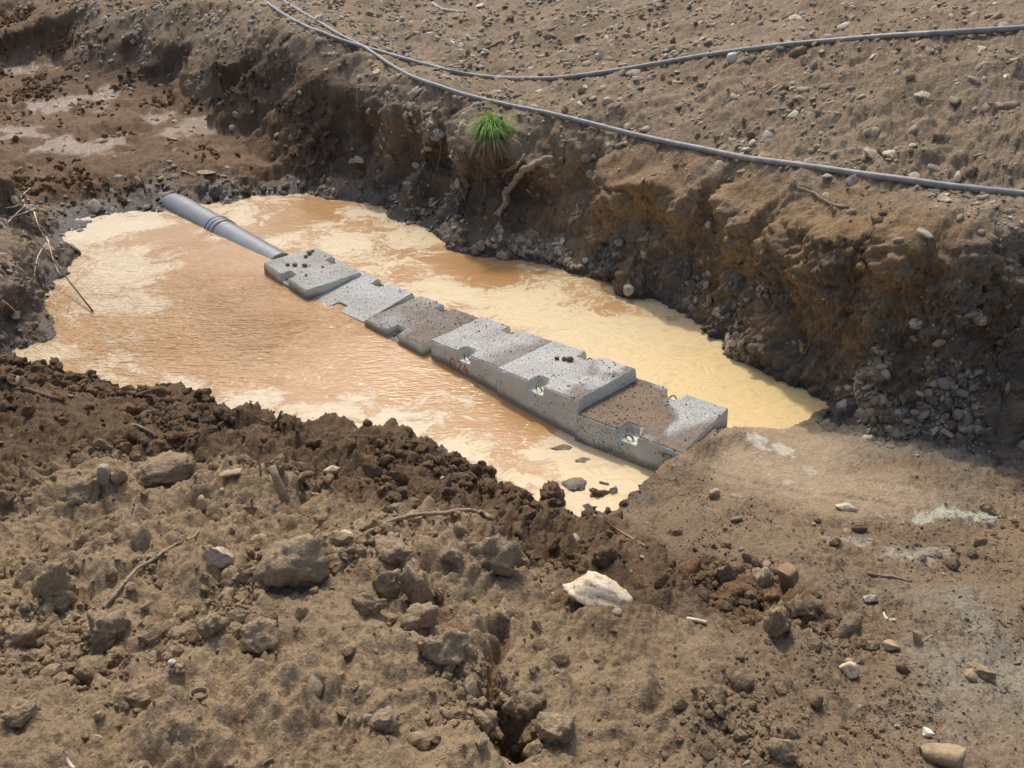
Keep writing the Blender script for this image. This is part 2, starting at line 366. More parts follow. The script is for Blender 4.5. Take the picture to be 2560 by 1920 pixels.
# the cut faces: hollows, ribs and hanging edges
pw = p0 * np.array([1, 1, 1.15])
dis += steep * (fbm(pw, 1.5, 3, 25, .5) * .17 + fbm(pw, 6, 2, 30, .5, 2.1, True) * .06 + b2 * .03 + b3 * .012)
def ext(A, r, fn):
    for ax in (0, 1):
        B = A.copy()
        for q in range(1, r + 1):
            B = fn(B, np.roll(A, q, ax)); B = fn(B, np.roll(A, -q, ax))
        A = B
    return A
zhi = samp(ext(RAS[..., 0], 11, np.maximum), x, y); zlo = samp(ext(RAS[..., 0], 11, np.minimum), x, y)
tw = (z - zlo) / np.maximum(zhi - zlo, .15)
lipw = sstep(.45, 1.0, zhi - zlo) * sstep(.7, 1.6, slope) * (y > 6.5)
overhang = lipw * (.13 * np.exp(-((tw - .74) / .16)**2) - .15 * np.exp(-((tw - .42) / .17)**2)) * (.7 + .9 * fbm(p0, .8, 2, 180))
# gravelly relief on talus
dis += grav * (1 - steep * .5) * b2 * .02
# keep the ground out of the open water and calm by it
inw = sstep(.03, -.06, z); dis = dis * (1 - .8 * inw) - .03 * inw
# crevice in the spoil heap
def path_dist(pts, q):
    d = np.full(len(q), 9.0); t_all = np.zeros(len(q))
    for k in range(len(pts) - 1):
        a, b = np.array(pts[k][:2]), np.array(pts[k+1][:2]); ab = b - a
        t = np.clip(((q - a) @ ab) / (ab @ ab), 0, 1); dd = np.linalg.norm(q - (a + t[:, None]*ab), axis=1)
        m_ = dd < d; d[m_] = dd[m_]; t_all[m_] = (k + t[m_]) / (len(pts) - 1)
    return d, t_all
crev = [P(1250,1500,1.5), P(1245,1560,1.55), P(1225,1650,1.6), P(1235,1730,1.62), P(1290,1800,1.65)]
d_, t_ = path_dist(crev, np.stack([x, y], 1) + jit * .12)
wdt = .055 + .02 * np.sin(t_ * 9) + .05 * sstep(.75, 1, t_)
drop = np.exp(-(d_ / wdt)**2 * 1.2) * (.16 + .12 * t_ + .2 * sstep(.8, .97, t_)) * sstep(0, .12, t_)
PUD = [(480,318,85,30),(185,360,110,20),(130,262,110,16),(245,235,45,16),(400,202,50,10),(60,170,90,13),(15,105,34,15),(395,295,40,14),(60,330,70,12),(2530,1128,55,20)]
pmask = np.zeros(len(x))
for (a, b, w, h) in PUD:
    zz = .57 if b > 300 else .62
    for _ in range(6): c0 = P(a, b, zz); zz = float(samp(RAS[..., 0], c0[:1], c0[1:2])[0])
    zz += .012; c0 = P(a, b, zz); rx = np.linalg.norm(P(a + w, b, zz) - c0); ry = np.linalg.norm(P(a, b - h, zz) - c0)
    rr_ = np.hypot((x - c0[0]) / rx, (y - c0[1]) / ry); mk = sstep(.35, -.35, rr_ - .8 + fbm(p0, 1.6, 3, 170) * .9)
    pmask = np.maximum(pmask, mk); dis = dis * (1 - .86 * mk); p0[:, 2] = p0[:, 2] * (1 - mk) + (zz - .018) * mk
pos = p0 + nrm * dis[:, None]
nh = nrm[:, :2] / (np.linalg.norm(nrm[:, :2], axis=1)[:, None] + 1e-6); pos[:, :2] += nh * overhang[:, None]
wet = np.maximum(wet, pmask)
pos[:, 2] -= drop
gro = [P(1762,1185,.2), P(1900,1208,.22), P(2020,1228,.24), P(2140,1243,.26), P(2240,1262,.27)]
gd, gt = path_dist(gro, np.stack([x, y], 1) + jit * .1); pos[:, 2] -= np.exp(-(gd / .022)**2) * .028
gd2, gt2 = path_dist([P(2140,1208,.2), P(2220,1220,.22), P(2300,1228,.23)], np.stack([x, y], 1) + jit * .1); pos[:, 2] -= np.exp(-(gd2 / .02)**2) * .025
col = ch[:, :3].copy()
col = col * (1 - .6 * pmask[:, None]) + np.array([.33, .235, .15]) * .6 * pmask[:, None]  # puddles lightened: sky glare put into their mud colour
tone = 1 + .16 * fbm(p0, 1.1, 3, 70) + .12 * fbm(p0, 7, 2, 75)
col *= tone[:, None]
mst = sstep(.05, .5, fbm(p0, .75, 3, 80) + .05) * (grav > .5) * .25
col = col * (1 - mst[:, None] * .45)
wl_ = sstep(.16, .02, pos[:, 2]) * (pos[:, 1] > 5.8) * (clod > .1)
col = col * (1 - .5 * wl_[:, None]); wet = np.maximum(wet, wl_ * .8)
depth_mix = drop / (drop.max() + 1e-6)
col = col * (1 - depth_mix[:, None]) + np.array([.13, .085, .05]) * depth_mix[:, None]  # crevice colour turns darker brown with depth
# chalky streaks left on the smeared mud, pale rubbed clay beside them
for (a, b, zz, rx, ry, cc_, st_) in ((1893,1108,.15,.10,.13,(.62,.57,.46),.9),(1957,1122,.16,.09,.11,(.60,.55,.44),.85),(1975,1200,.2,.05,.05,(.55,.5,.4),.6),(2030,1172,.18,.05,.05,(.55,.5,.4),.5),(2385,1288,.3,.42,.09,(.50,.50,.40),.75),(2290,1370,.5,.25,.12,(.42,.40,.33),.5),(2120,1345,.45,.14,.06,(.45,.42,.35),.6)):
    c0 = P(a, b, zz); rr_ = np.hypot((x - c0[0]) / rx, (y - c0[1]) / ry)
    mk = sstep(.25, -.15, rr_ - 1 + fbm(p0, 9, 3, 85) * .9 + fbm(p0, 40, 2, 88) * .4) * st_
    col = col * (1 - mk[:, None]) + np.array(cc_) * mk[:, None]
idx = np.arange(nr * nc).reshape(nr, nc)
quads = np.stack([idx[:-1, :-1], idx[:-1, 1:], idx[1:, 1:], idx[1:, :-1]], -1).reshape(-1, 4)
ground = new_obj('ground', pos, quads, M_SOIL, smooth=True)
set_col(ground, np.concatenate([np.clip(col, .01, .9), np.clip(wet, 0, 1)[:, None]], 1))
tag(ground, 'bare excavated earth: dry spoil heap, muddy trench and gravelly cut bank', 'ground', kind='structure')
bpy.context.view_layer.update()
VN = np.zeros(len(pos) * 3, np.float32); ground.data.vertices.foreach_get('normal', VN); VN = VN.reshape(-1, 3)

DG = bpy.context.evaluated_depsgraph_get()
def hit(px, py, fallback_z=0.3):
    d = Vector(ray(px, py)).normalized()
    ok, loc, nor, fi = ground.ray_cast(Vector((0, 0, CAM_H)), d, distance=200)
    if not ok: return Vector(P(px, py, fallback_z)), Vector((0, 0, 1))
    return loc, nor
def ground_z(xx, yy, top=6):
    ok, loc, nor, fi = ground.ray_cast(Vector((xx, yy, top)), Vector((0, 0, -1)), distance=20)
    return loc.z if ok else 0
def px_size(loc):                                   # metres per photo pixel at a place
    v = np.array(loc) - np.array([0, 0, CAM_H]); return float(v[1] * cp - v[2] * sp) / FPX

# ------------------------------------------------------------------ water
def water_material(name, yellow=True):
    m, nt, b, N, L = mat(name)
    co = coords(N)
    at = N.new('ShaderNodeVertexColor'); at.layer_name = 'Col'
    sep = N.new('ShaderNodeSeparateColor'); L.new(at.outputs[0], sep.inputs[0])
    foam_c, tint_c, rip_c = sep.outputs[0], sep.outputs[1], sep.outputs[2]
    wv = noise_node(N, L, .9, 3, .55, co)
    sub = N.new('ShaderNodeVectorMath'); sub.operation = 'SUBTRACT'; L.new(wv.outputs['Color'], sub.inputs[0]); sub.inputs[1].default_value = (.5, .5, .5)
    sc_ = N.new('ShaderNodeVectorMath'); sc_.operation = 'SCALE'; L.new(sub.outputs[0], sc_.inputs[0]); sc_.inputs['Scale'].default_value = 1.5
    ad = N.new('ShaderNodeVectorMath'); ad.operation = 'ADD'; L.new(co, ad.inputs[0]); L.new(sc_.outputs[0], ad.inputs[1])
    mp = N.new('ShaderNodeMapping'); L.new(ad.outputs[0], mp.inputs[0]); mp.inputs['Scale'].default_value = (1, 1.5, 1); mp.inputs['Rotation'].default_value = (0, 0, R(38))
    f1 = noise_node(N, L, 1.5, 8, .62, mp.outputs[0], .6)
    f2 = noise_node(N, L, 9, 5, .6, mp.outputs[0], 1.2)
    s = math_node(N, L, 'ADD', math_node(N, L, 'MULTIPLY', f1.outputs[0], .66), math_node(N, L, 'MULTIPLY', f2.outputs[0], .34))
    s = math_node(N, L, 'ADD', s, math_node(N, L, 'MULTIPLY', math_node(N, L, 'SUBTRACT', foam_c, .5), .62))
    fm0 = ramp(N, L, s, [(.45, (0, 0, 0)), (.5, (.3, .3, .3)), (.54, (.85, .85, .85)), (.62, (1, 1, 1))])
    thin = math_node(N, L, 'SUBTRACT', 1.0, math_node(N, L, 'MULTIPLY', math_node(N, L, 'MINIMUM', rip_c, 1.0), .5))
    fmx = N.new('ShaderNodeMix'); fmx.data_type = 'RGBA'; fmx.blend_type = 'MULTIPLY'; fmx.inputs[0].default_value = 1
    L.new(fm0.outputs[0], fmx.inputs[6]); L.new(thin, fmx.inputs[7])
    class _F: pass
    fm = _F(); fm.outputs = [fmx.outputs[2]]
    # murky body
    big = noise_node(N, L, .7, 3, .5, co)
    wcol = ramp(N, L, big.outputs[0], [(.3, (.37, .205, .085)), (.7, (.44, .275, .135))])
    fcol = mixc(N, L, (.55, .47, .33), (.62, .455, .21), tint_c)
    fn = noise_node(N, L, 5, 6, .7, mp.outputs[0], 2.0)
    fv = ramp(N, L, fn.outputs[0], [(.34, (.78, .76, .72)), (.5, (1, 1, 1)), (.72, (1.1, 1.1, 1.12))])
    fcol = mixc(N, L, fcol, fv.outputs[0], .8, 'MULTIPLY')
    c = mixc(N, L, wcol.outputs[0], fcol, fm.outputs[0])
    # dark flecks of floating dirt
    vo = N.new('ShaderNodeTexVoronoi'); vo.inputs['Scale'].default_value = 7; L.new(mp.outputs[0], vo.inputs['Vector'])
    fl = ramp(N, L, vo.outputs['Distance'], [(.0, (1, 1, 1)), (.05, (1, 1, 1)), (.1, (0, 0, 0))])
    pk = N.new('ShaderNodeSeparateColor'); L.new(vo.outputs['Color'], pk.inputs[0])
    fk = math_node(N, L, 'MULTIPLY', fl.outputs[0], math_node(N, L, 'GREATER_THAN', pk.outputs[1], .72))
    fk = math_node(N, L, 'MULTIPLY', fk, fm.outputs[0])
    c = mixc(N, L, c, (.25, .18, .11), math_node(N, L, 'MULTIPLY', fk, .8))
    L.new(c, b.inputs['Base Color'])
    rg = N.new('ShaderNodeMapRange'); L.new(fm.outputs[0], rg.inputs[0]); rg.inputs[3].default_value = .06; rg.inputs[4].default_value = .42
    L.new(rg.outputs[0], b.inputs['Roughness']); b.inputs['IOR'].default_value = 1.33
    # ripples
    m2 = N.new('ShaderNodeMapping'); L.new(co, m2.inputs[0]); m2.inputs['Rotation'].default_value = (0, 0, R(-12)); m2.inputs['Scale'].default_value = (.55, 1.6, 1)
    r1 = noise_node(N, L, 5.5, 3, .55, m2.outputs[0], .35); r2 = noise_node(N, L, 17, 2, .5, m2.outputs[0], .2)
    hh = math_node(N, L, 'ADD', math_node(N, L, 'MULTIPLY', r1.outputs[0], .085), math_node(N, L, 'MULTIPLY', r2.outputs[0], .07))
    hh = math_node(N, L, 'MULTIPLY', hh, rip_c)
    hh = math_node(N, L, 'ADD', hh, math_node(N, L, 'MULTIPLY', fm.outputs[0], .004))
    hh = math_node(N, L, 'ADD', hh, math_node(N, L, 'MULTIPLY', fn.outputs[0], .004))
    bp = N.new('ShaderNodeBump'); bp.inputs['Strength'].default_value = 1.0; bp.inputs['Distance'].default_value = 1.0
    L.new(hh, bp.inputs['Height']); L.new(bp.outputs[0], b.inputs['Normal'])
    return m
M_WATER = water_material('muddy_water')
# hand-read scum cover: pixel, foam, yellow, ripple
FO = [(200,570,.75,.1,.2),(330,570,.62,.1,.15),(450,560,.45,.1,.15),(300,640,.5,.1,.5),(250,720,.5,.1,.7),(350,760,.55,.1,.7),(330,680,.62,.1,.5),(420,600,.38,.1,.2),(560,620,.34,.1,.3),(640,660,.18,.1,.3),(700,560,.3,.2,.15),(640,520,.55,.2,.1),(780,520,.36,.2,.12),(860,540,.5,.2,.1),(600,560,.55,.2,.1),(720,600,.62,.3,.1),(860,610,.66,.3,.1),(980,560,.55,.3,.1),(1050,600,.6,.3,.1),(1000,650,.55,.3,.1),(1120,650,.34,.3,.1),(1220,680,.36,.3,.1),(1320,665,.45,.3,.1),(1100,720,.68,.4,.08),(1300,760,.72,.45,.08),(1450,720,.52,.4,.1),(1520,760,.48,.4,.08),(1450,830,.8,.55,.06),(1600,800,.62,.5,.06),(1700,850,.8,.75,.06),(1600,900,.9,.8,.05),(1800,920,.95,.95,.05),(1900,1000,1,1,.05),(2050,1040,1,1,.05),(1750,960,.98,.95,.05),
 (600,700,.14,.1,.5),(500,720,.2,.1,.9),(600,820,.1,.1,1.15),(660,800,.08,.1,1.1),(640,860,.1,.1,1.1),(540,900,.12,.1,.9),(560,760,.12,.1,1.1),(620,730,.12,.1,.9),(720,760,.1,.1,.6),(500,850,.2,.1,.9),(400,850,.3,.1,1.0),(300,850,.42,.1,.9),(800,850,.08,.1,.5),(900,900,.08,.1,.3),(1000,930,.1,.1,.25),(1000,990,.2,.1,.2),(800,960,.16,.1,.3),(600,930,.16,.1,.6),(300,930,.5,.1,.7),(450,970,.6,.1,.5),(650,1000,.68,.1,.3),(850,1020,.64,.1,.25),(1000,1050,.62,.15,.15),(1150,1050,.42,.15,.12),(1150,1120,.62,.3,.1),(1300,1060,.3,.1,.12),(1280,1130,.5,.2,.1),(1350,1180,.58,.4,.1),(1420,1150,.75,.45,.1),(1500,1200,.85,.55,.08),(1600,1240,.9,.6,.08),(150,750,.35,.1,.6),(100,850,.3,.1,.4),(60,900,.55,.2,.5)]
FO = [(a, b, min(1, c + (.09 if (b > 950 and a < 1120) or a < 380 else .0)), d, e * (.85 if e < 1.1 else 1)) for a, b, c, d, e in FO]
fp = np.array([[*P(a, b, 0)[:2], c, d, e] for a, b, c, d, e in FO])
# the sheet follows the basin, with a margin under the banks
wx = np.arange(-9.2, 4.4, .1); wy = np.arange(5.9, 17.0, .1)
WX, WY = np.meshgrid(wx, wy); wp = np.stack([WX.ravel(), WY.ravel()], 1)
dd = np.linalg.norm(wp[:, None] - fp[None, :, :2], axis=2) + .12
wgt = dd ** -3.2
wv = (wgt[..., None] * fp[None, :, 2:]).sum(1) / wgt.sum(1)[:, None]
base_z = samp(RAS[..., 0], wp[:, 0], wp[:, 1]); zlow = base_z < .22
iw = np.arange(len(wp)).reshape(WX.shape)
wq = np.stack([iw[:-1, :-1], iw[:-1, 1:], iw[1:, 1:], iw[1:, :-1]], -1).reshape(-1, 4)
keep = zlow[wq].any(1) & ~((wp[wq][:, :, 0].mean(1) > 2.2) & (wp[wq][:, :, 1].mean(1) < 7.6)) & ~((wp[wq][:, :, 0].mean(1) > 1.2) & (wp[wq][:, :, 1].mean(1) < 6.75))
wq = wq[keep]; used = np.unique(wq); remap = -np.ones(len(wp), int); remap[used] = np.arange(len(used))
water = new_obj('pond_water', np.concatenate([wp[used], np.zeros((len(used), 1))], 1), remap[wq], M_WATER)
set_col(water, np.concatenate([wv[used], np.ones((len(used), 1))], 1))
tag(water, 'muddy orange pond water streaked with cream scum', 'water', kind='structure')

# ------------------------------------------------------------------ rocks and clods
def ico(sub):
    bm = bmesh.new(); bmesh.ops.create_icosphere(bm, subdivisions=sub, radius=1)
    v = np.array([q.co[:] for q in bm.verts]); f = np.array([[q.index for q in t.verts] for t in bm.faces]); bm.free(); return v, f
ICO = {k: ico(k) for k in (1, 2, 3, 4)}
def rock_shape(sub, seed, angular=.5, rough=.2, cuts=6, hmin=.45, hmax=.9):
    v, f = ICO[sub]; v = v.copy(); r = np.random.default_rng(seed)
    for _ in range(cuts):                                         # planar facets
        n = r.normal(size=3); n /= np.linalg.norm(n); h = r.uniform(hmin, hmax); d = v @ n
        over = d > h; v[over] -= np.outer(d[over] - h, n) * angular
    off = r.uniform(0, 50, 3)
    d = fbm(v + off, 1.3, 2, 90) * rough * 1.2 + fbm(v + off, 3.6, 3, 93, .55, 2.1, True) * rough * .55
    v = v * (1 + d)[:, None]
    v /= np.abs(v).max(0)
    return v, f
def rot_to(normal, yaw):
    q = Vector(normal).to_track_quat('Z', 'Y'); return (q.to_matrix().to_4x4() @ Matrix.Rotation(yaw, 4, 'Z'))
COLR = {'pale': (.64, .56, .43), 'white': (.72, .68, .6), 'tan': (.44, .34, .225), 'grey': (.38, .335, .27), 'brown': (.28, .2, .125), 'clod': (.385, .288, .182), 'moist': (.2, .135, .08), 'wetgrey': (.25, .205, .15), 'rust': (.24, .15, .085)}
def rock(name, px, py, w, h, colour, label=None, cat=None, style='stone', depth=.8, sub=3, seed=None, parent=None, sink=.22, tilt=0, group=None, zfix=None):
    """w, h: visible size in photo pixels; the rock sits where its lower edge meets the ground"""
    seed = seed if seed is not None else int(px * 7 + py * 13)
    if zfix is None: loc, nor = hit(px, min(1919, py + h * .32))
    else: loc, nor = Vector(P(px, py + h * .32, zfix)), Vector((0, 0, 1))
    k = px_size(loc); a = w * k / 2; c = h * k / 2 * 1.08; b = (a * .55 + c * .45) * depth
    if style == 'rough': v, f = rock_shape(4, seed + 9, .85, .15, 9, .5, .8)
    elif style == 'stone': v, f = rock_shape(sub, seed, .95, .13, 12, .35, .75)
    elif style == 'pebble': v, f = rock_shape(sub, seed, .75, .1, 8, .5, .85)
    else: v, f = rock_shape(sub, seed, .85, .30, 10); a *= 1.12; b *= 1.12; c *= 1.12
    v = v * np.array([a, b, c])
    m = np.array(Matrix.Rotation(R(tilt), 3, 'Y')); v = v @ m.T
    yaw = math.atan2(loc.x, loc.y)
    m = np.array(Matrix.Rotation(-yaw, 3, 'Z')); v = v @ m.T
    o = new_obj(name, v, f, M_CLOD if style == 'clod' else M_STONE, parent, smooth=True)
    lz = -v[:, 2].min()
    o.location = (loc.x, loc.y + b * .35, loc.z + lz * (1 - sink * 2))
    cc = np.array(COLR[colour]) if isinstance(colour, str) else np.array(colour)
    tv_ = 1 + .14 * fbm(v / max(a, 1e-3) + seed, 1.5, 2, 96)
    set_col(o, np.concatenate([cc[None] * tv_[:, None], np.full((len(v), 1), .55 if colour == 'wetgrey' else 0)], 1))
    if label: tag(o, label, cat, group)
    return o

#@@OBJECTS
# ------------------------------------------------------------------ concrete blocks
def concrete_material():
    m, nt, b, N, L = mat('concrete')
    co = coords(N); at = N.new('ShaderNodeVertexColor'); at.layer_name = 'Col'
    sep = N.new('ShaderNodeSeparateColor'); L.new(at.outputs[0], sep.inputs[0])
    dirt, top, damp = sep.outputs
    n0 = noise_node(N, L, 3, 4, .6, co); n1 = noise_node(N, L, 42, 6, .72, co); n2 = noise_node(N, L, 130, 4, .7, co)
    side = ramp(N, L, n0.outputs[0], [(.3, (.54, .53, .43)), (.7, (.66, .645, .53))])
    tp = ramp(N, L, n1.outputs[0], [(.36, (.2, .192, .17)), (.47, (.42, .41, .375)), (.54, (.62, .605, .56)), (.68, (.76, .745, .69))])
    c = mixc(N, L, side.outputs[0], tp.outputs[0], top)
    # air holes on the cast sides
    vo = N.new('ShaderNodeTexVoronoi'); vo.inputs['Scale'].default_value = 21; L.new(co, vo.inputs['Vector']); vo.inputs['Randomness'].default_value = 1
    pk = N.new('ShaderNodeSeparateColor'); L.new(vo.outputs['Color'], pk.inputs[0])
    rad = math_node(N, L, 'MULTIPLY', pk.outputs[2], .3)
    hole = math_node(N, L, 'LESS_THAN', vo.outputs['Distance'], rad)
    hole = math_node(N, L, 'MULTIPLY', hole, math_node(N, L, 'GREATER_THAN', pk.outputs[0], .55))
    hole = math_node(N, L, 'MULTIPLY', hole, math_node(N, L, 'SUBTRACT', 1.0, top))
    c = mixc(N, L, c, (.16, .145, .115), math_node(N, L, 'MULTIPLY', hole, .8))
    # soil ground into the rough top
    s = math_node(N, L, 'ADD', math_node(N, L, 'MULTIPLY', n1.outputs[0], .55), math_node(N, L, 'MULTIPLY', n2.outputs[0], .45))
    s = math_node(N, L, 'ADD', math_node(N, L, 'MULTIPLY', math_node(N, L, 'SUBTRACT', s, .5), 1.7), .5)
    s = math_node(N, L, 'ADD', s, math_node(N, L, 'MULTIPLY', math_node(N, L, 'SUBTRACT', dirt, .5), .42))
    sm = ramp(N, L, s, [(.5, (0, 0, 0)), (.545, (.9, .9, .9))])
    dcol = ramp(N, L, n0.outputs[0], [(.3, (.15, .1, .062)), (.7, (.24, .158, .09))])
    c = mixc(N, L, c, dcol.outputs[0], sm.outputs[0])
    c = mixc(N, L, c, (.15, .125, .085), math_node(N, L, 'MULTIPLY', damp, .75))
    L.new(c, b.inputs['Base Color']); b.inputs['Roughness'].default_value = .86; b.inputs['Specular IOR Level'].default_value = .25
    hh = math_node(N, L, 'ADD', math_node(N, L, 'MULTIPLY', n1.outputs[0], .014), math_node(N, L, 'MULTIPLY', n2.outputs[0], .006))
    hh = math_node(N, L, 'MULTIPLY', hh, math_node(N, L, 'ADD', .12, top))
    hh = math_node(N, L, 'SUBTRACT', hh, math_node(N, L, 'MULTIPLY', hole, .004))
    hh = math_node(N, L, 'ADD', hh, math_node(N, L, 'MULTIPLY', sm.outputs[0], .008))
    bp = N.new('ShaderNodeBump'); bp.inputs['Strength'].default_value = .9; bp.inputs['Distance'].default_value = 1.0
    L.new(hh, bp.inputs['Height']); L.new(bp.outputs[0], b.inputs['Normal'])
    return m
M_CONC = concrete_material()
BL, BW, BH, BAT = 1.175, .86, .85, .085
def hull_add(bm, pts):
    vs = [bm.verts.new(p) for p in pts]; r = bmesh.ops.convex_hull(bm, input=vs)
def block_base():
    bm = bmesh.new(); hw = BW / 2; nd, ni = .105, .15
    def off(zz): return BAT * (-zz / BH)
    def prism(x0, x1, prof): hull_add(bm, [(x, yy, zz) for x in (x0, x1) for yy, zz in prof])
    full = [(-hw, 0), (hw, 0), (hw + BAT, -BH), (-hw - BAT, -BH)]
    L2 = BL / 2
    prism(-L2, -.105, full); prism(.105, L2, full)
    prism(-.15, .15, [(-hw + ni, 0), (hw - ni, 0), (hw - ni + .02, -BH), (-hw + ni - .02, -BH)])
    prism(-.15, .15, [(-hw - off(-nd), -nd), (hw + off(-nd), -nd), (hw + BAT, -BH), (-hw - BAT, -BH)])
    for sgn in (-1, 1):                                          # flared side of each lifting recess
        hull_add(bm, [(.03, sgn * (hw - ni - .02), -nd - .02), (.12, sgn * (hw - ni - .02), -nd - .02), (.12, sgn * (hw + .012), -nd - .02), (.12, sgn * (hw - ni - .02), -.001), (.12, sgn * hw, -.001), (.04, sgn * (hw - ni - .02), -.01)])
    me = bpy.data.meshes.new('tmp'); bm.to_mesh(me); bm.free()
    o = bpy.data.objects.new('tmp', me); COL.objects.link(o)
    md = o.modifiers.new('r', 'REMESH'); md.mode = 'VOXEL'; md.voxel_size = .0135; md.use_smooth_shade = True
    dg = bpy.context.evaluated_depsgraph_get(); ev = o.evaluated_get(dg); m2 = ev.to_mesh()
    v = np.zeros(len(m2.vertices) * 3, np.float32); m2.vertices.foreach_get('co', v); v = v.reshape(-1, 3)
    f = np.zeros(len(m2.loops), np.int32); m2.loops.foreach_get('vertex_index', f); f = f.reshape(-1, 4)
    nn = np.zeros(len(m2.vertices) * 3, np.float32); m2.vertices.foreach_get('normal', nn); nn = nn.reshape(-1, 3)
    v, f, nn = v.copy(), f.copy(), nn.copy(); ev.to_mesh_clear(); bpy.data.objects.remove(o); bpy.data.meshes.remove(me)
    return v, f, nn
BV, BF, BN = block_base()
def tube(path, radii, seg=8, closed_ends=True):
    path = np.asarray(path, float); radii = np.broadcast_to(np.asarray(radii, float), (len(path),))
    T = np.gradient(path, axis=0); T /= np.linalg.norm(T, axis=1)[:, None] + 1e-9
    up = np.array([0, 0, 1.0]) if abs(T[0][2]) < .9 else np.array([1.0, 0, 0])
    V = []; prev = np.cross(T[0], up); prev /= np.linalg.norm(prev)
    for k in range(len(path)):
        a = prev - T[k] * (prev @ T[k]); a /= np.linalg.norm(a); b_ = np.cross(T[k], a); prev = a
        for q in range(seg):
            t = 2 * math.pi * q / seg; V.append(path[k] + radii[k] * (a * math.cos(t) + b_ * math.sin(t)))
    F = []
    for k in range(len(path) - 1):
        for q in range(seg):
            F.append((k*seg+q, k*seg+(q+1) % seg, (k+1)*seg+(q+1) % seg, (k+1)*seg+q))
    if closed_ends:
        F.append(tuple(range(seg))[::-1]); F.append(tuple(range((len(path)-1)*seg, len(path)*seg)))
    return V, F
def merge(parts):
    V, F = [], []
    for v, f in parts:
        n = len(V); V += [tuple(q) for q in v]; F += [tuple(i + n for i in q) for q in f]
    return V, F
BLK = {1: [(663,656,.16),(772,734,.13),(896,675,.17),(787,618,.18)], 2: [(767,741,.0),(905,805,.0),(1035,733,.16),(896,675,.13)],
       3: [(906,800,.07),(1061,862,.16),(1194,795,.18),(1055,738,.14)], 4: [(1071,846,.22),(1240,919,.33),(1370,855,.35),(1212,795,.26)],
       5: [(1240,919,.33),(1440,1001,.43),(1594,921,.44),(1370,855,.35)], 6: [(1444,1028,.3),(1672,1126,.3),(1854,1026,.3),(1572,943,.3)]}
BLAB = {1: 'pale concrete block touching the grey pipe, tan dust and dark clods on top', 2: 'sunken concrete block tilted so its front edge dips under the orange water',
        3: 'concrete block beside the sunken one, top thickly specked with brown dirt', 4: 'clean pale concrete block with red painted number 024 on its side',
        5: 'tallest concrete block, three small brown lumps on its white top', 6: 'concrete block half covered in brown soil at the muddy apron end'}
QA, QB, QC, QD = P(1071,846,.22), P(1440,1001,.43), P(1594,921,.44), P(1212,795,.26)   # blocks four and five lie in one plane
def corners(k):
    if k == 4: return [QA, (QA + QB) / 2, (QC + QD) / 2, QD]
    if k == 5: return [(QA + QB) / 2, QB, QC, (QC + QD) / 2]
    return [P(*q) for q in BLK[k]]
blocks = {}; block_top = {}
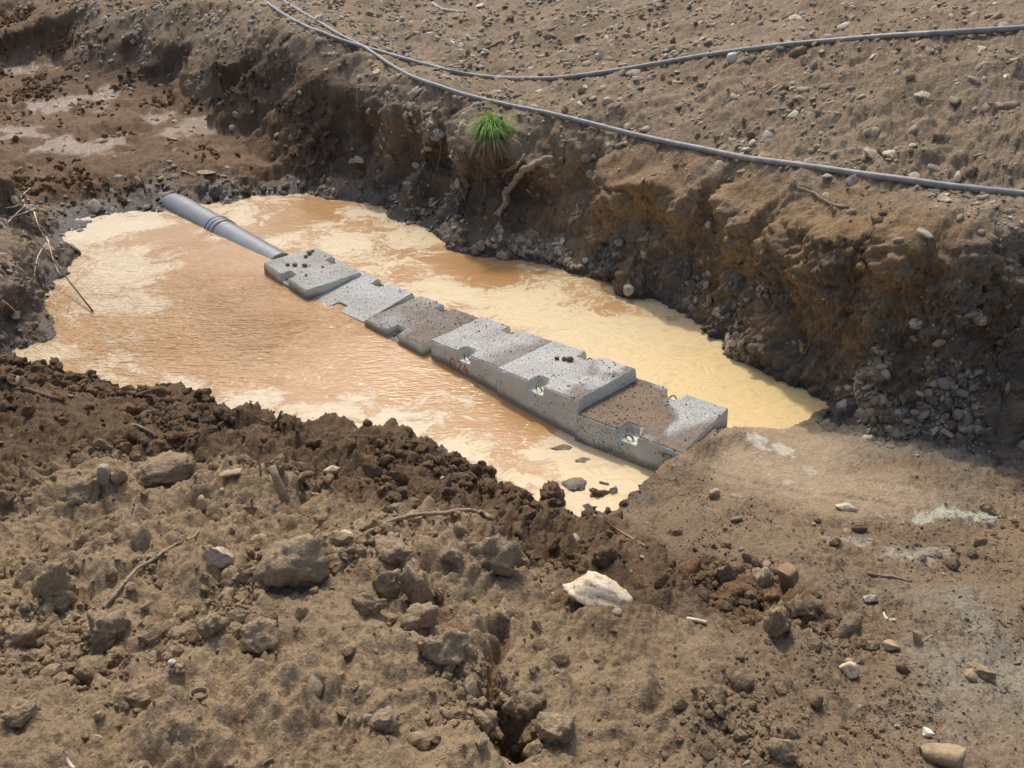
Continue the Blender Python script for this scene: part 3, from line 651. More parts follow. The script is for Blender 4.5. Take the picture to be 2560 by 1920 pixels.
for k, cs in BLK.items():
    c = corners(k); ctr = sum(c) / 4
    u = (c[1] - c[0]) + (c[2] - c[3]); u /= np.linalg.norm(u); w_ = (c[3] - c[0]) + (c[2] - c[1]); w_ -= u * (w_ @ u); w_ /= np.linalg.norm(w_); n = np.cross(u, w_)
    M = Matrix([[u[0], w_[0], n[0], ctr[0]], [u[1], w_[1], n[1], ctr[1]], [u[2], w_[2], n[2], ctr[2]], [0, 0, 0, 1]])
    root = empty('concrete_block', ctr); root.matrix_world = M
    v = BV.astype(float).copy(); top = sstep(.75, .93, BN[:, 2]) * (v[:, 2] > -.06)
    tf = sstep(.6, .9, BN[:, 2])
    off = np.array([k * 3.1, k * 1.7, 0])
    wscale = (np.linalg.norm(c[3] - c[0]) + np.linalg.norm(c[2] - c[1])) / 2 / BW
    rgh = fbm(v + off, 14, 3, 120, .6) * .006 * tf + fbm(v + off, 5, 2, 124) * .004
    edge = sstep(.035, .0, -v[:, 2]) * (1 - tf)
    v += BN * (rgh - edge * np.maximum(0, fbm(v + off, 9, 3, 127) - .1) * .02)[:, None]
    v[:, 0] *= (np.linalg.norm(c[1] - c[0]) + np.linalg.norm(c[2] - c[3])) / 2 / BL * 1.005
    v[:, 1] *= (np.linalg.norm(c[3] - c[0]) + np.linalg.norm(c[2] - c[1])) / 2 / BW
    X, Yb = v[:, 0], v[:, 1]
    lo = fbm(v * [1, 1, .3] + off, 2.2, 3, 130)
    d = {1: .34 + .12*sstep(.0, .4, -Yb)*0 + .1*lo, 2: .24 + .12*lo, 3: .5 + .22*sstep(0, .5, X) + .15*lo, 4: .36 + .2*sstep(.2, .6, X) + .12*lo, 5: .3 + .3*sstep(.3, .58, X + .3*lo) + .12*lo,
         6: .3 + .75*sstep(.3, -.16, X + .35*Yb + .5*lo) + .2*sstep(.0, -.3, Yb)*sstep(.3, .1, X) + .12*lo + .35*sstep(.38, .55, X - Yb*.4)}[k]
    d = d * top + (1 - top) * (.15 + .26 * lo + (.26 if k == 6 else 0) * sstep(.3, -.5, X + lo * .6))
    wz = (v @ np.array([u[2], w_[2], n[2]])) + ctr[2]
    damp = sstep(.11 + .05 * lo, .03 + .04 * lo, wz) * (1 - .75 * top)
    if k == 1: damp = np.maximum(damp, top * .16)
    body = new_obj('body', v, BF, M_CONC, root)
    set_col(body, np.stack([np.clip(d, 0, 1), top, np.clip(damp, 0, 1), np.ones(len(v))], 1))
    for sgn in (-1, 1):
        a = np.linspace(-.15, math.pi + .15, 13)
        path = np.stack([.045 * np.cos(a) - .01, np.full(13, sgn * (BW/2 * wscale - .06)) + .02 * sgn * np.sin(a), -.115 + .07 * np.sin(a)], 1)
        V, F = tube(path, .0085, 7); new_obj('lifting_loop', V, F, M_REBAR, root)
    tag(root, BLAB[k], 'concrete block', 'row of concrete blocks across the pond')
    if k == 4: W4, L4 = wscale, (np.linalg.norm(c[1] - c[0]) + np.linalg.norm(c[2] - c[3])) / 2 / BL
    blocks[k] = root; block_top[k] = (v[top > .8], M)

# sprayed number on block four, painted as short strokes lying on the side
def stroke(pts, w):
    pts = np.array(pts, float); out = []; n = len(pts)
    t = np.linspace(0, n - 1, (n - 1) * 4 + 1); p = np.stack([np.interp(t, range(n), pts[:, 0]), np.interp(t, range(n), pts[:, 1])], 1)
    T = np.gradient(p, axis=0); T /= np.linalg.norm(T, axis=1)[:, None] + 1e-9; Nn = np.stack([-T[:, 1], T[:, 0]], 1)
    ww = w * (1 + .25 * np.sin(t * 2.3))[:, None]
    A, B = p + Nn * ww, p - Nn * ww
    V = [tuple(q) for q in np.concatenate([A, B])]; m_ = len(p)
    return V, [(i, i+1, m_+i+1, m_+i) for i in range(m_-1)]
a_ = np.linspace(.2, 2*math.pi + .1, 14)
zero = np.stack([.045 + .04*np.cos(a_), .065 + .062*np.sin(a_)], 1)
two = [(.125,.1),(.145,.125),(.175,.12),(.183,.09),(.165,.06),(.13,.02),(.12,.002),(.155,.004),(.195,.0)]
four = [(.262,.115),(.245,.08),(.225,.045),(.262,.042),(.30,.045)]; four2 = [(.285,.085),(.282,.04),(.278,-.01)]
parts = []
for st, ww in ((zero, .0085), (two, .0085), (four, .008), (four2, .008)):
    V2, F2 = stroke(st, ww); hw = BW/2
    V3 = []
    for sx, sz in V2:
        zz = -.245 + sz; V3.append((-.24 + sx * 1.05, -(hw + BAT * (-zz / BH)) * W4 - .006, zz))
    parts.append((V3, F2))
V, F = merge(parts); num = new_obj('painted_number', V, F, M_PAINT, blocks[4].children[0], smooth=False); num['label'] = 'red sprayed number 024'

# ------------------------------------------------------------------ the pipe
def pipe_material():
    m, nt, b, N, L = mat('grey_plastic_pipe')
    co = coords(N); n = noise_node(N, L, 4, 5, .6, co)
    c = ramp(N, L, n.outputs[0], [(.3, (.19, .21, .215)), (.7, (.26, .28, .285))])
    g = N.new('ShaderNodeNewGeometry'); sx = N.new('ShaderNodeSeparateXYZ'); L.new(g.outputs['Normal'], sx.inputs[0])
    n2 = noise_node(N, L, 9, 5, .7, co)
    du = math_node(N, L, 'MULTIPLY', math_node(N, L, 'ADD', sx.outputs[0], math_node(N, L, 'MULTIPLY', sx.outputs[2], .35)), n2.outputs[0])
    dm = ramp(N, L, du, [(.1, (.1, .1, .1)), (.45, (.75, .75, .75))])
    cc = mixc(N, L, c.outputs[0], (.12, .098, .065), dm.outputs[0])
    L.new(cc, b.inputs['Base Color']); b.inputs['Roughness'].default_value = .4; b.inputs['Specular IOR Level'].default_value = .5
    return m
M_PIPE = pipe_material()
pA, pB = P(455, 505, .12), P(697, 646, -.04); ax = pB - pA; ln = np.linalg.norm(ax); ax /= ln
pA = pA + np.array([0, 0, -.17]) - ax * 1.4; pB = pB + np.array([0, 0, -.15]) + ax * .05
root = empty('drain_pipe', pA)
n_ = 120; tt = np.linspace(0, 1, n_); pr = .245 + np.zeros(n_); L_ = np.linalg.norm(pB - pA)
mid = 1.4 / L_ + (1 - 1.45 / L_) * .42
pr += .009 * sstep(mid - .13 / L_, mid - .11 / L_, tt) * sstep(mid + .12 / L_, mid + .1 / L_, tt)
zcap = (pB - pA)[2] * .3
path = [np.array([*((pB - pA) * t)[:2], min(((pB - pA) * t)[2], zcap)]) for t in tt]
V, F = tube(path, pr, 40); pw_ = new_obj('pipe_wall', V, F, M_PIPE, root)
pathA = np.array(path)
for q in (-.11, .0, .11):                                          # raised rings of the pipe joint
    s0 = mid + q / L_; st = s0 + np.array([-.022, -.014, 0, .014, .022]) / L_
    cpt = np.stack([np.interp(st, tt, pathA[:, a]) for a in range(3)], 1)
    V, F = tube(cpt, np.array([.246, .262, .267, .262, .246]), 40, False); new_obj('joint_ring', V, F, M_PIPE, pw_)
vv, ff = rock_shape(2, 5, .4, .2, 3)
hp = ray(593, 601); best = None
for t in np.linspace(10, 18, 800):                                # the dark hole lies on the pipe's flank
    q = np.array([0, 0, CAM_H]) + hp * t; w_ = q - pA; s_ = w_ @ ax; dist = np.linalg.norm(w_ - ax * s_)
    if dist < .245: best = q; break
if best is not None:
    nrm_ = (best - pA) - ax * ((best - pA) @ ax); nrm_ /= np.linalg.norm(nrm_)
    mm = np.stack([ax, np.cross(nrm_, ax), nrm_], 1)
    ho = new_obj('hole', (vv * [.034, .03, .006]) @ mm.T + (best - pA) + nrm_ * .002, ff, M_ROOTD, root)
tag(root, 'grey plastic drain pipe with raised joint rings lying half in water', 'pipe')

# ------------------------------------------------------------------ hoses
def ground_path(pix, lift, n=10, smooth=3, zmin=None):
    pix = np.array(pix, float); t = np.arange(len(pix)); tt = np.linspace(0, len(pix) - 1, (len(pix) - 1) * n + 1)
    # smooth pixel spline
    def cr(a):
        out = []
        for q in tt:
            i = min(int(q), len(a) - 2); f = q - i
            p0_, p1_, p2_, p3_ = a[max(i-1, 0)], a[i], a[i+1], a[min(i+2, len(a)-1)]
            out.append(.5 * (2*p1_ + (p2_-p0_)*f + (2*p0_-5*p1_+4*p2_-p3_)*f*f + (3*p1_-p0_-3*p2_+p3_)*f**3))
        return np.array(out)
    X, Y = cr(pix[:, 0]), cr(pix[:, 1])
    D = []
    for a, b in zip(X, Y):
        loc, _ = hit(a, b); D.append(loc.y)
    D = np.array(D)
    raw = D.copy()
    for _ in range(smooth):
        E_ = np.pad(D, 2, mode='edge'); D = (E_[:-4] + E_[1:-3] + E_[2:-2] + E_[3:-1] + E_[4:]) / 5
        D = np.minimum(D, raw + .02)
    pts = []
    for a, b, d in zip(X, Y, D):
        q = Q(a, b, d); v = np.array([0, 0, CAM_H]) - q; pts.append(q + v / np.linalg.norm(v) * lift)
    return np.array(pts)
h1 = [(688,-12),(745,25),(800,57),(853,90),(910,118),(965,155),(1028,191),(1095,215),(1166,238),(1265,262),(1370,283),(1450,302),(1560,330),(1660,353),(1760,373),(1863,394),(1965,408),(2067,422),(2170,437),(2270,450),(2400,468),(2600,488)]
h2 = [(640,-12),(700,30),(755,62),(800,80),(845,98),(918,120),(985,140),(1060,160),(1125,178),(1190,189),(1250,195),(1308,197),(1380,196),(1451,189),(1550,175),(1660,156),(1760,139),(1863,124),(1965,112),(2067,103),(2170,94),(2270,87),(2400,80),(2600,67)]
for pts, lab in ((h1, 'grey plastic hose sagging along the lip of the cut bank, the lower of two'), (h2, 'grey plastic hose curving up across the stony slope, the upper of two')):
    pth = ground_path(pts, .045, 6, 6)
    V, F = tube(pth, .037, 12); o = new_obj('hose', V, F, M_HOSE); tag(o, lab, 'hose', 'hoses laid over the far bank')

# ------------------------------------------------------------------ roots, sticks, twigs
def stick(name, pix, r0, r1, material, label, cat, lift=.0, extra=(), wob=.15, sm=2):
    pth = ground_path(pix, lift, 5, sm); k = px_size(pth[0]); n = len(pth)
    rr = np.linspace(r0, r1, n) * k; rr *= 1 + wob * np.sin(np.arange(n) * 1.9 + pix[0][0]) * .6
    pth = pth + np.stack([fbm(pth * 9 + s, 1, 2, 140) for s in (0, 7, 13)], 1) * np.mean(rr) * .8
    parts = [tube(pth, rr, 8)]
    for ex, a, b in extra:
        q = ground_path(ex, lift, 4, 1); parts.append(tube(q, np.linspace(a, b, len(q)) * k, 6))
    V, F = merge(parts); o = new_obj(name, V, F, material); tag(o, label, cat); return o
stick('tree_root', [(1378,398),(1352,404),(1325,415),(1305,428),(1292,448),(1280,462),(1267,478),(1263,492),(1262,508),(1254,525),(1246,540)], 10, 5, M_ROOT, 'thick bare tree root hanging out of the bank below the grass tuft', 'root', .12, [([(1266,488),(1258,512),(1234,537)], 5, 2.5), ([(1270,480),(1272,505),(1262,522)], 3, 1.2), ([(1298,405),(1290,418),(1262,432),(1256,445)], 2.5, 1), ([(1312,385),(1298,405),(1275,420),(1252,430)], 3, 1)])
stick('tree_root', [(880,1345),(935,1322),(985,1300),(1040,1288),(1110,1282),(1165,1276),(1205,1280),(1225,1295)], 4.5, 7.5, M_ROOT, 'long smooth root arching over the dark soil behind the clod heap', 'root', .06, sm=4)
stick('dry_stick', [(258,1520),(290,1480),(340,1425),(395,1390),(440,1362),(480,1345),(498,1325)], 6, 3, M_ROOT, 'long thin dry root lying slanted across the dry spoil, ending at a round clod', 'stick', .035, sm=3)
stick('dry_stick', [(1995,468),(2030,480),(2055,498),(2085,512),(2122,517)], 4, 3, M_ROOT, 'crooked grey stick on the bank face under the lower hose', 'stick', .04)
stick('dry_stick', [(2172,1432),(2205,1440),(2240,1445),(2270,1452)], 4, 3.5, M_ROOT, 'short pale brown stick lying flat on the trampled plain', 'stick', .01)
stick('dry_twig', [(2025,1560),(2032,1585),(2060,1608),(2105,1635)], 2, 1.2, M_ROOT, 'thin wiry rootlet beside the upright crusted clod', 'twig', .02)
stick('dry_twig', [(2208,1528),(2215,1543),(2226,1551),(2238,1551)], 4, 3.5, M_TWIGW, 'little bleached white bent twig on the bare ground', 'twig', .012)
stick('dry_stick', [(1720,1545),(1742,1550),(1765,1553)], 5, 4.5, M_TWIGW, 'stubby pale stick end among the dark clods right of the limestone chunk', 'stick', .02)
stick('dry_stick', [(2292,1612),(2312,1600),(2332,1588)], 4, 3, M_ROOT, 'straight grey stick leaning by the pale finger stone', 'stick', .02)
stick('dry_stick', [(1500,1292),(1545,1325),(1590,1352),(1625,1376)], 3.2, 2.6, M_ROOT, 'slim root running down the dark soil toward the plain', 'stick', .015)
stick('dry_stick', [(330,1062),(352,1066),(372,1078),(386,1088)], 4, 4, M_ROOT, 'curved light root in the dark bank soil left of the pond twig', 'stick', .02)
stick('dry_stick', [(45,972),(90,980),(130,993),(158,1003)], 6, 5, M_ROOTD, 'dark thick root on the shaded near bank at the pond', 'stick', .02)
stick('dry_twig', [(605,1800),(622,1780),(640,1752)], 2.5, 1.5, M_ROOT, 'short straw lying below the bark ring', 'twig', .012)
stick('dry_twig', [(252,1650),(266,1632),(278,1612)], 2.2, 1.2, M_ROOT, 'small curled rootlet under the round clod', 'twig', .012)
stick('dry_stick', [(165,1898),(178,1912),(188,1919)], 4.5, 4, M_TWIGW, 'stub of a pale stick in the smooth dry patch', 'stick', .01)
stick('dry_stick', [(1195,130),(1218,120),(1240,108),(1260,100)], 5, 3, M_ROOT, 'weathered stick lying on the far gravel slope above the hoses', 'stick', .03)
stick('dry_stick', [(1080,8),(1100,22),(1135,28),(1165,30)], 5, 3, M_TWIGW, 'bleached branch lying at the top of the far slope', 'stick', .04)
def tubes_world(name, segs, material, label, cat, parts=False):
    if parts:
        root = empty(name, segs[0][0][0])
        for p, a, b in segs:
            V, F = tube(np.asarray(p) - np.asarray(segs[0][0][0]), np.linspace(a, b, len(p)), 7); new_obj('root_strand', V, F, material, root)
        return tag(root, label, cat)
    V, F = merge([tube(p, np.linspace(a, b, len(p)), 7) for p, a, b in segs]); o = new_obj(name, V, F, material); tag(o, label, cat); return o
b0 = np.array(hit(652, 1190)[0])
tubes_world('dry_stalk', [([b0 + [0, 0, -.03], b0 + [.005, 0, .12], b0 + [.003, 0, .24], b0 + [.01, 0, .36]], .007, .004)], M_ROOT, 'thin upright dry stalk poking out of the dark bank soil', 'stalk')
b0 = np.array(hit(690, 1072)[0])
tubes_world('branch', [([b0 + [-.06, 0, -.02], b0 + [-.02, 0, .05], b0 + [.03, 0, .1], b0 + [.075, .02, .19]], .016, .012), ([b0 + [.03, 0, .1], b0 + [.028, 0, .03], b0 + [.02, 0, -.04]], .014, .012), ([b0 + [.03, 0, .09], b0 + [-.07, 0, .07], b0 + [-.15, .01, .02]], .008, .005), ([b0 + [-.19, .0, .15], b0 + [-.1, 0, .08], b0 + [0, 0, .0], b0 + [.1, .0, -.06]], .007, .006), ([b0 + [.08, .02, .17], b0 + [.13, .02, .1], b0 + [.17, .02, .02]], .004, .002), ([b0 + [.12, 0, -.03], b0 + [.18, 0, .03], b0 + [.2, 0, .08]], .006, .004)], M_ROOTD, 'dark forked broken branch standing at the pond edge of the near bank', 'branch')
a0, a1 = P(140, 660, .3), P(232, 778, .02)
tubes_world('reed_stalk', [([a0 + [-.35, .3, .25], a0, (a0 + a1) / 2 + [0, 0, -.01], a1], .009, .012), ([(a0*.3 + a1*.7), (a0*.3 + a1*.7) + [-.1, -.1, -.02], (a0*.25 + a1*.75) + [-.12, -.28, -.1]], .003, .002)], M_ROOTD, 'long dark twig sticking out over the water from the left bank', 'twig')
segs = []
for pts in ([(15,560),(40,535),(62,512),(50,496),(75,470)], [(20,545),(60,532),(95,520),(120,520)], [(85,530),(100,575),(118,600),(95,640),(85,690)], [(60,500),(40,515),(10,520)], [(120,600),(130,640),(150,690)], [(5,750),(25,765),(40,780)]):
    q = ground_path(pts, .06, 4, 1); segs.append((q, .012, .006))
tubes_world('exposed_roots', segs, M_TWIGW, 'tangle of thin pale roots hanging down the left bank', 'roots', True)
segs = []
for pts in ([(1140,430),(1128,460),(1112,485),(1100,500)], [(1212,455),(1210,490),(1200,515)], [(1104,350),(1098,400),(1088,440),(1075,470)], [(1150,480),(1132,505),(1105,500)]):
    q = ground_path(pts, .05, 4, 1); segs.append((q, .008, .004))
tubes_world('exposed_roots', segs, M_ROOT, 'fine rootlets dangling in the dark hollow below the grass tuft', 'roots', True)
b0, bn_ = hit(718, 1262); b0 = np.array(b0)
q0 = np.array([b0[0] - .06, b0[1] + .03, b0[2] + .22])
tubes_world('wood_stub', [([q0 + [-.03, .05, .06], q0, (q0 + b0) / 2 + [.0, 0, .01], b0 + [0, -.02, .03]], .026, .034)], M_ROOT, 'short broken piece of grey branch stuck in the dry mound', 'wood')
# bark ring
b0, _ = hit(497, 1745); kk = px_size(b0); V, F = [], []
for i in range(20):
    a = 2 * math.pi * i / 20
    for r_, zz in ((.9, -.5), (1.0, .38), (.84, .36), (.7, -.4)): V.append((math.cos(a) * 24 * kk * r_, math.sin(a) * 15 * kk * r_, zz * 24 * kk))
    for j in range(4):
        n4 = ((i + 1) % 20) * 4; F.append((i*4+j, i*4+(j+1) % 4, n4+(j+1) % 4, n4+j))
o = new_obj('bark_ring', V, F, M_ROOT, loc=tuple(Vector(b0) + Vector((0, .01, .012)))); o.rotation_euler = (R(14), R(8), .4); tag(o, 'curled hollow ring of bark half buried in the dry crumbly soil', 'bark')

# ------------------------------------------------------------------ grass tuft
def blade_mesh(n, base, rad, length, spread, droop, down, seed, w=.006):
    r = np.random.default_rng(seed); V, F = [], []
    for _ in range(n):
        a = r.uniform(0, 2*math.pi); rr = rad * math.sqrt(r.uniform()); p = np.array(base) + [rr*math.cos(a), rr*.6*math.sin(a), r.uniform(-.02, .03)]
        out = np.array([math.cos(a) * spread + down[0], math.sin(a) * spread + down[1], 0]) * r.uniform(.2, 1.6); L0 = length * r.uniform(.4, 1.25); g = droop * r.uniform(.3, 1.7)
        vel = np.array([out[0], out[1], 1.0 + down[2]]); side = np.cross(vel, [0, 0, 1]); side /= np.linalg.norm(side) + 1e-6; n0 = len(V); S_ = 6
        for q in range(S_ + 1):
            ww = w * (1 - (q / S_) ** 2) * r.uniform(.85, 1.1) + .0006
            V += [tuple(p - side * ww), tuple(p + side * ww)]
            p = p + vel / np.linalg.norm(vel) * L0 / S_; vel = vel + np.array([out[0]*.2, out[1]*.2, -g])
        for q in range(S_): F.append((n0+2*q, n0+2*q+1, n0+2*q+3, n0+2*q+2))
    return V, F
def leaf_mat(name, c0, c1):
    m, nt, b, N, L = mat(name); co = coords(N); n = noise_node(N, L, 12, 3, .6, co)
    r = ramp(N, L, n.outputs[0], [(.35, c0), (.65, c1)]); L.new(r.outputs[0], b.inputs['Base Color']); b.inputs['Roughness'].default_value = .6
    tr = N.new('ShaderNodeBsdfTranslucent'); L.new(r.outputs[0], tr.inputs[0]); mx = N.new('ShaderNodeMixShader'); mx.inputs[0].default_value = .35
    L.new(b.outputs[0], mx.inputs[1]); L.new(tr.outputs[0], mx.inputs[2]); L.new(mx.outputs[0], N['Material Output'].inputs[0]); return m
M_GRASS = leaf_mat('grass_green', (.09, .26, .03), (.26, .46, .06)); M_STRAW = leaf_mat('straw', (.20, .15, .085), (.34, .27, .17))
gl, gn = hit(1226, 322); root = empty('grass_tuft', gl)
V, F = blade_mesh(420, (0, -.04, .0), .13, .5, .45, .42, (.05, -.55, -.25), 5, .0038); new_obj('green_blades', V, F, M_GRASS, root)
V, F = merge([blade_mesh(360, (-.02, -.1, -.12), .24, .46, .55, .6, (0, -.35, -.6), 6, .005), blade_mesh(110, (0, -.03, 0), .2, .36, .7, .4, (0, -.3, -.1), 8, .0035)]); new_obj('dead_blades', V, F, M_STRAW, root)
vv, ff = rock_shape(3, 77, .3, .25, 3); o = new_obj('root_ball', vv * [.26, .2, .24] + [0, .1, -.16], ff, M_CLOD, root); set_col(o, (.13, .09, .055, 0))
tag(root, 'single bright green grass tuft with straw skirt on the bank edge', 'grass tuft')
for (gxp, gyp, nb, lab) in ((925, 75, 60, 'faint sprig of grey green weeds on the far slope above the hoses'), (1138, 268, 40, 'small pale weed sprig at the bank lip left of the green tuft')):
    gl, gn = hit(gxp, gyp); V, F = blade_mesh(nb, (0, 0, 0), .12, .12, .8, .25, (0, 0, 0), gxp, .004); o = new_obj('weed_sprig', V, F, M_GRASS if gxp < 1000 else M_STRAW, loc=tuple(gl)); tag(o, lab, 'weed')

# ------------------------------------------------------------------ singled out stones and clods
ST = [
 ('stone',545,1385,78,72,'pale','biggest cream stone on the dry mound, beside the long thin root','stone','stone'),
 ('stone',863,1343,42,38,'pale','rounded cream stone at the end of the long arching root','stone','pebble'),
 ('stone',1492,1492,205,62,'pale','long pale limestone chunk with a crumbled end on brown soil','stone','rough'),
 ('stone',505,1258,32,54,'tan','upright tan stone standing in the dry mound','stone','stone'),
 ('stone',262,1185,40,70,'grey','grey finger-shaped stone standing on the dry crest','stone','pebble'),
 ('stone',640,1352,52,30,'tan','flat tan stone right of the big cream stone','stone','stone'),
 ('stone',832,1176,48,24,'pale','pale oblong stone in the dark soil above the wood stub','stone','pebble'),
 ('stone',575,1186,64,18,'tan','flat narrow tan stone left of the upright dry stalk','stone','stone'),
 ('stone',430,1655,22,19,'white','small white pebble alone on the dry slope below the clods','stone','pebble'),
 ('stone',1786,1234,30,28,'tan','round tan stone on the plain below the last concrete block','stone','pebble'),
 ('stone',2118,1269,58,19,'pale','flat pale stone on the smooth plain below the mud apron','stone','stone'),
 ('stone',1969,1450,60,92,'brown','upright squared grey brown stone on the clod pile','stone','stone'),
 ('stone',2175,1497,40,38,'pale','rounded pale stone alone on the trampled plain','stone','stone'),
 ('stone',2226,1612,50,34,'tan','flat triangular tan stone by the leaning stick','stone','stone'),
 ('stone',2290,1588,30,52,'tan','pale finger stone leaning beside a straight stick','stone','stone'),
 ('stone',2120,1672,56,38,'pale','pale angular stone in the crumbly ground at lower plain','stone','stone'),
 ('stone',2317,1835,38,26,'white','whitish knobbly stone above the large buried tan rock','stone','stone'),
 ('stone',2370,1893,130,90,'tan','large half-buried tan rock with rounded top','rock','stone'),
 ('stone',2428,1690,34,32,'tan','small oval tan stone between two flat clods','stone','pebble'),
 ('stone',2045,1300,26,14,'brown','small dark stone on the plain near the flat pale stone','stone','stone'),
 ('stone',2172,990,34,30,'pale','pale stone resting on the damp foot of the cut bank','stone','stone'),
 ('stone',2096,975,26,52,'tan','upright flat slab stone at the far waterline corner','stone','stone'),
 ('stone',1832,144,30,28,'white','bright white rounded stone just under the upper hose','stone','pebble'),
 ('stone',1876,150,28,26,'pale','cream pitted stone next to the bright white one under the hose','stone','stone'),
 ('stone',1998,128,44,36,'brown','brown lump touching the underside of the upper hose','stone','clod'),
 ('stone',1155,580,38,24,'wetgrey','dark wet stone at the waterline below the bank hollow','stone','stone'),
 ('stone',1122,597,34,20,'wetgrey','black glistening stone beside the wet one at the waterline','stone','pebble'),
 ('stone',1500,141,22,18,'white','white stone on the far slope between hose and hilltop','stone','stone'),
 ('stone',1520,253,34,22,'pale','oblong cream stone between the two hoses','stone','pebble'),
 ('stone',1158,318,26,30,'pale','pale egg-shaped stone in the bank left of the grass tuft','stone','pebble'),
 ('stone',1078,312,26,24,'grey','grey squarish stone of the cobble cluster at the lip','stone','stone'),
 ('stone',2248,600,30,16,'grey','grey stone in the hollow of the upper ledge','stone','stone'),
 ('rock_in_water',1442,1216,80,20,'wetgrey','dark muddy lump breaking the scummy water near the bank','mud lump','clod'),
 ('rock_in_water',1512,1209,28,16,'grey','small ring-shaped stone in the scum by the pale one','stone','stone'),
 ('rock_in_water',1532,1224,26,30,'white','white wet stone standing in the scum by the near bank','stone','stone'),
 ('rock_in_water',1401,1122,58,9,'wetgrey','upper floating streak of dark debris on cream scum','debris','clod'),
 ('rock_in_water',1460,1152,54,9,'wetgrey','lower floating streak of dark debris on cream scum','debris','clod'),
 ('rock_in_water',1212,1200,26,24,'wetgrey','wet round stone in the water beneath the clod crest','stone','pebble'),
 ('soil_clod',925,1036,84,84,'brown','upright brown clod standing out on the pond bank crest','clod','clod'),
 ('soil_clod',651,1591,104,98,'clod','big pointed dry clod, largest of three lying together','clod','clod'),
 ('soil_clod',525,1567,88,66,'clod','oval dry clod left of the big pointed one','clod','clod'),
 ('soil_clod',600,1552,66,62,'clod','dry clod wedged between the oval and the pointed ones','clod','clod'),
 ('soil_clod',262,1572,108,96,'clod','round dry clod under the end of the long thin root','clod','clod'),
 ('soil_clod',130,1465,96,134,'clod','tall overhanging dry clod at the edge of the dry mound','clod','clod'),
 ('soil_clod',40,1582,120,104,'clod','wide dry clod below the tall overhanging one','clod','clod'),
 ('soil_clod',350,1740,82,58,'clod','lone dry clod on the smooth dusty patch left of the bark ring','clod','clod'),
 ('soil_clod',45,1790,92,58,'clod','low clod on the smooth dusty patch','clod','clod'),
 ('soil_clod',1238,1384,150,140,'clod','large rough clod crowning the heap above the crevice','clod','clod'),
 ('soil_clod',1130,1388,62,80,'clod','narrow clod next to the large crowning clod','clod','clod'),
 ('soil_clod',974,1384,104,56,'clod','tilted slab of dry soil on the heap crest','clod','clod'),
 ('soil_clod',1047,1465,84,130,'clod','tall leaning dry clod in the middle of the heap','clod','clod'),
 ('soil_clod',958,1458,84,84,'clod','blocky dry clod left of the tall leaning one','clod','clod'),
 ('soil_clod',921,1510,86,52,'clod','wedge of dry soil below the blocky clod','clod','clod'),
 ('soil_clod',1045,1545,98,76,'clod','broad dry clod at the foot of the tall leaning one','clod','clod'),
 ('soil_clod',1112,1615,136,112,'clod','overhanging dry clod at the rim of the crevice','clod','clod'),
 ('soil_clod',952,1805,92,60,'clod','angular dry clod left of the lower end of the crevice','clod','clod'),
 ('soil_clod',1043,1845,52,42,'clod','egg-shaped dry clod by the crevice mouth','clod','pebble'),
 ('soil_clod',1377,1828,112,92,'clod','jutting wedge clod right of the crevice mouth','clod','clod'),
 ('soil_clod',1503,1393,78,68,'moist','round moist clod above the pale limestone chunk','clod','clod'),
 ('soil_clod',1384,1238,66,68,'moist','pointed brown clod on the shore of the scummy water','clod','clod'),
 ('soil_clod',1496,1242,72,58,'moist','brown clod on the shore next to the white wet stone','clod','clod'),
 ('soil_clod',1945,1546,68,112,'clod','upright crusted clod with pale left edge','clod','clod'),
 ('soil_clod',2010,1518,84,68,'brown','dark clod leaning on the upright crusted one','clod','clod'),
 ('soil_clod',1812,1432,62,74,'brown','grey brown clod left of the upright squared stone','clod','clod'),
 ('soil_clod',1900,1445,48,74,'tan','whitish crumbly clod between grey brown clod and squared stone','clod','clod'),
 ('soil_clod',725,1420,180,140,'clod','biggest hummock of dry soil right of the cream stone','clod','clod'),
 ('soil_clod',405,1180,150,70,'clod','flat cracked crust of dry soil on the mound crest','clod','clod'),
 ('soil_clod',200,1230,110,80,'clod','rounded dry clod on the crest below the finger stone','clod','clod'),
 ('soil_clod',1150,1323,36,38,'clod','small knob of dry soil on top of the heap','clod','clod'),
 ('soil_clod',395,985,60,40,'moist','dark round clod on the pond bank crest, left','clod','clod'),
 ('soil_clod',2255,1672,32,40,'brown','small dark upright clod among pale pebbles','clod','clod'),
 ('soil_clod',2458,1682,70,40,'clod','flat clod right of the small oval stone','clod','clod'),
 ('soil_clod',1960,1868,80,66,'clod','rounded clod at the lower edge of the plain','clod','clod'),
 ('soil_clod',2040,1750,42,52,'brown','steep-sided clod on the crumbly lower plain','clod','clod'),
 ('soil_clod',1695,1132,105,26,'tan','plaster-like mud lump capping the corner of the last block','mud lump','clod'),
 ('soil_clod',1762,1090,80,24,'clod','smaller mud lump capping the end edge of the last block','mud lump','clod'),
]
for nm, a, b, w, h, c, lab, cat, sty in ST:
    sub = 4 if (sty == 'clod' and w > 60) else 3
    if nm == 'rock_in_water': rock('stone' if cat == 'stone' else 'mud_lump', a, b, w, h, c, lab, cat, sty, .9, 3, zfix=-.012, sink=.36)
    elif 'capping' in lab: rock('mud_lump', a, b, w, h, c, lab, cat, sty, 2.0, 4, zfix=.2, sink=.34)
    else: rock(nm, a, b, w, h, c, lab, cat, sty, sub=sub, sink=.3 if sty == 'clod' else .24, tilt=17 if 'limestone' in lab else 0)
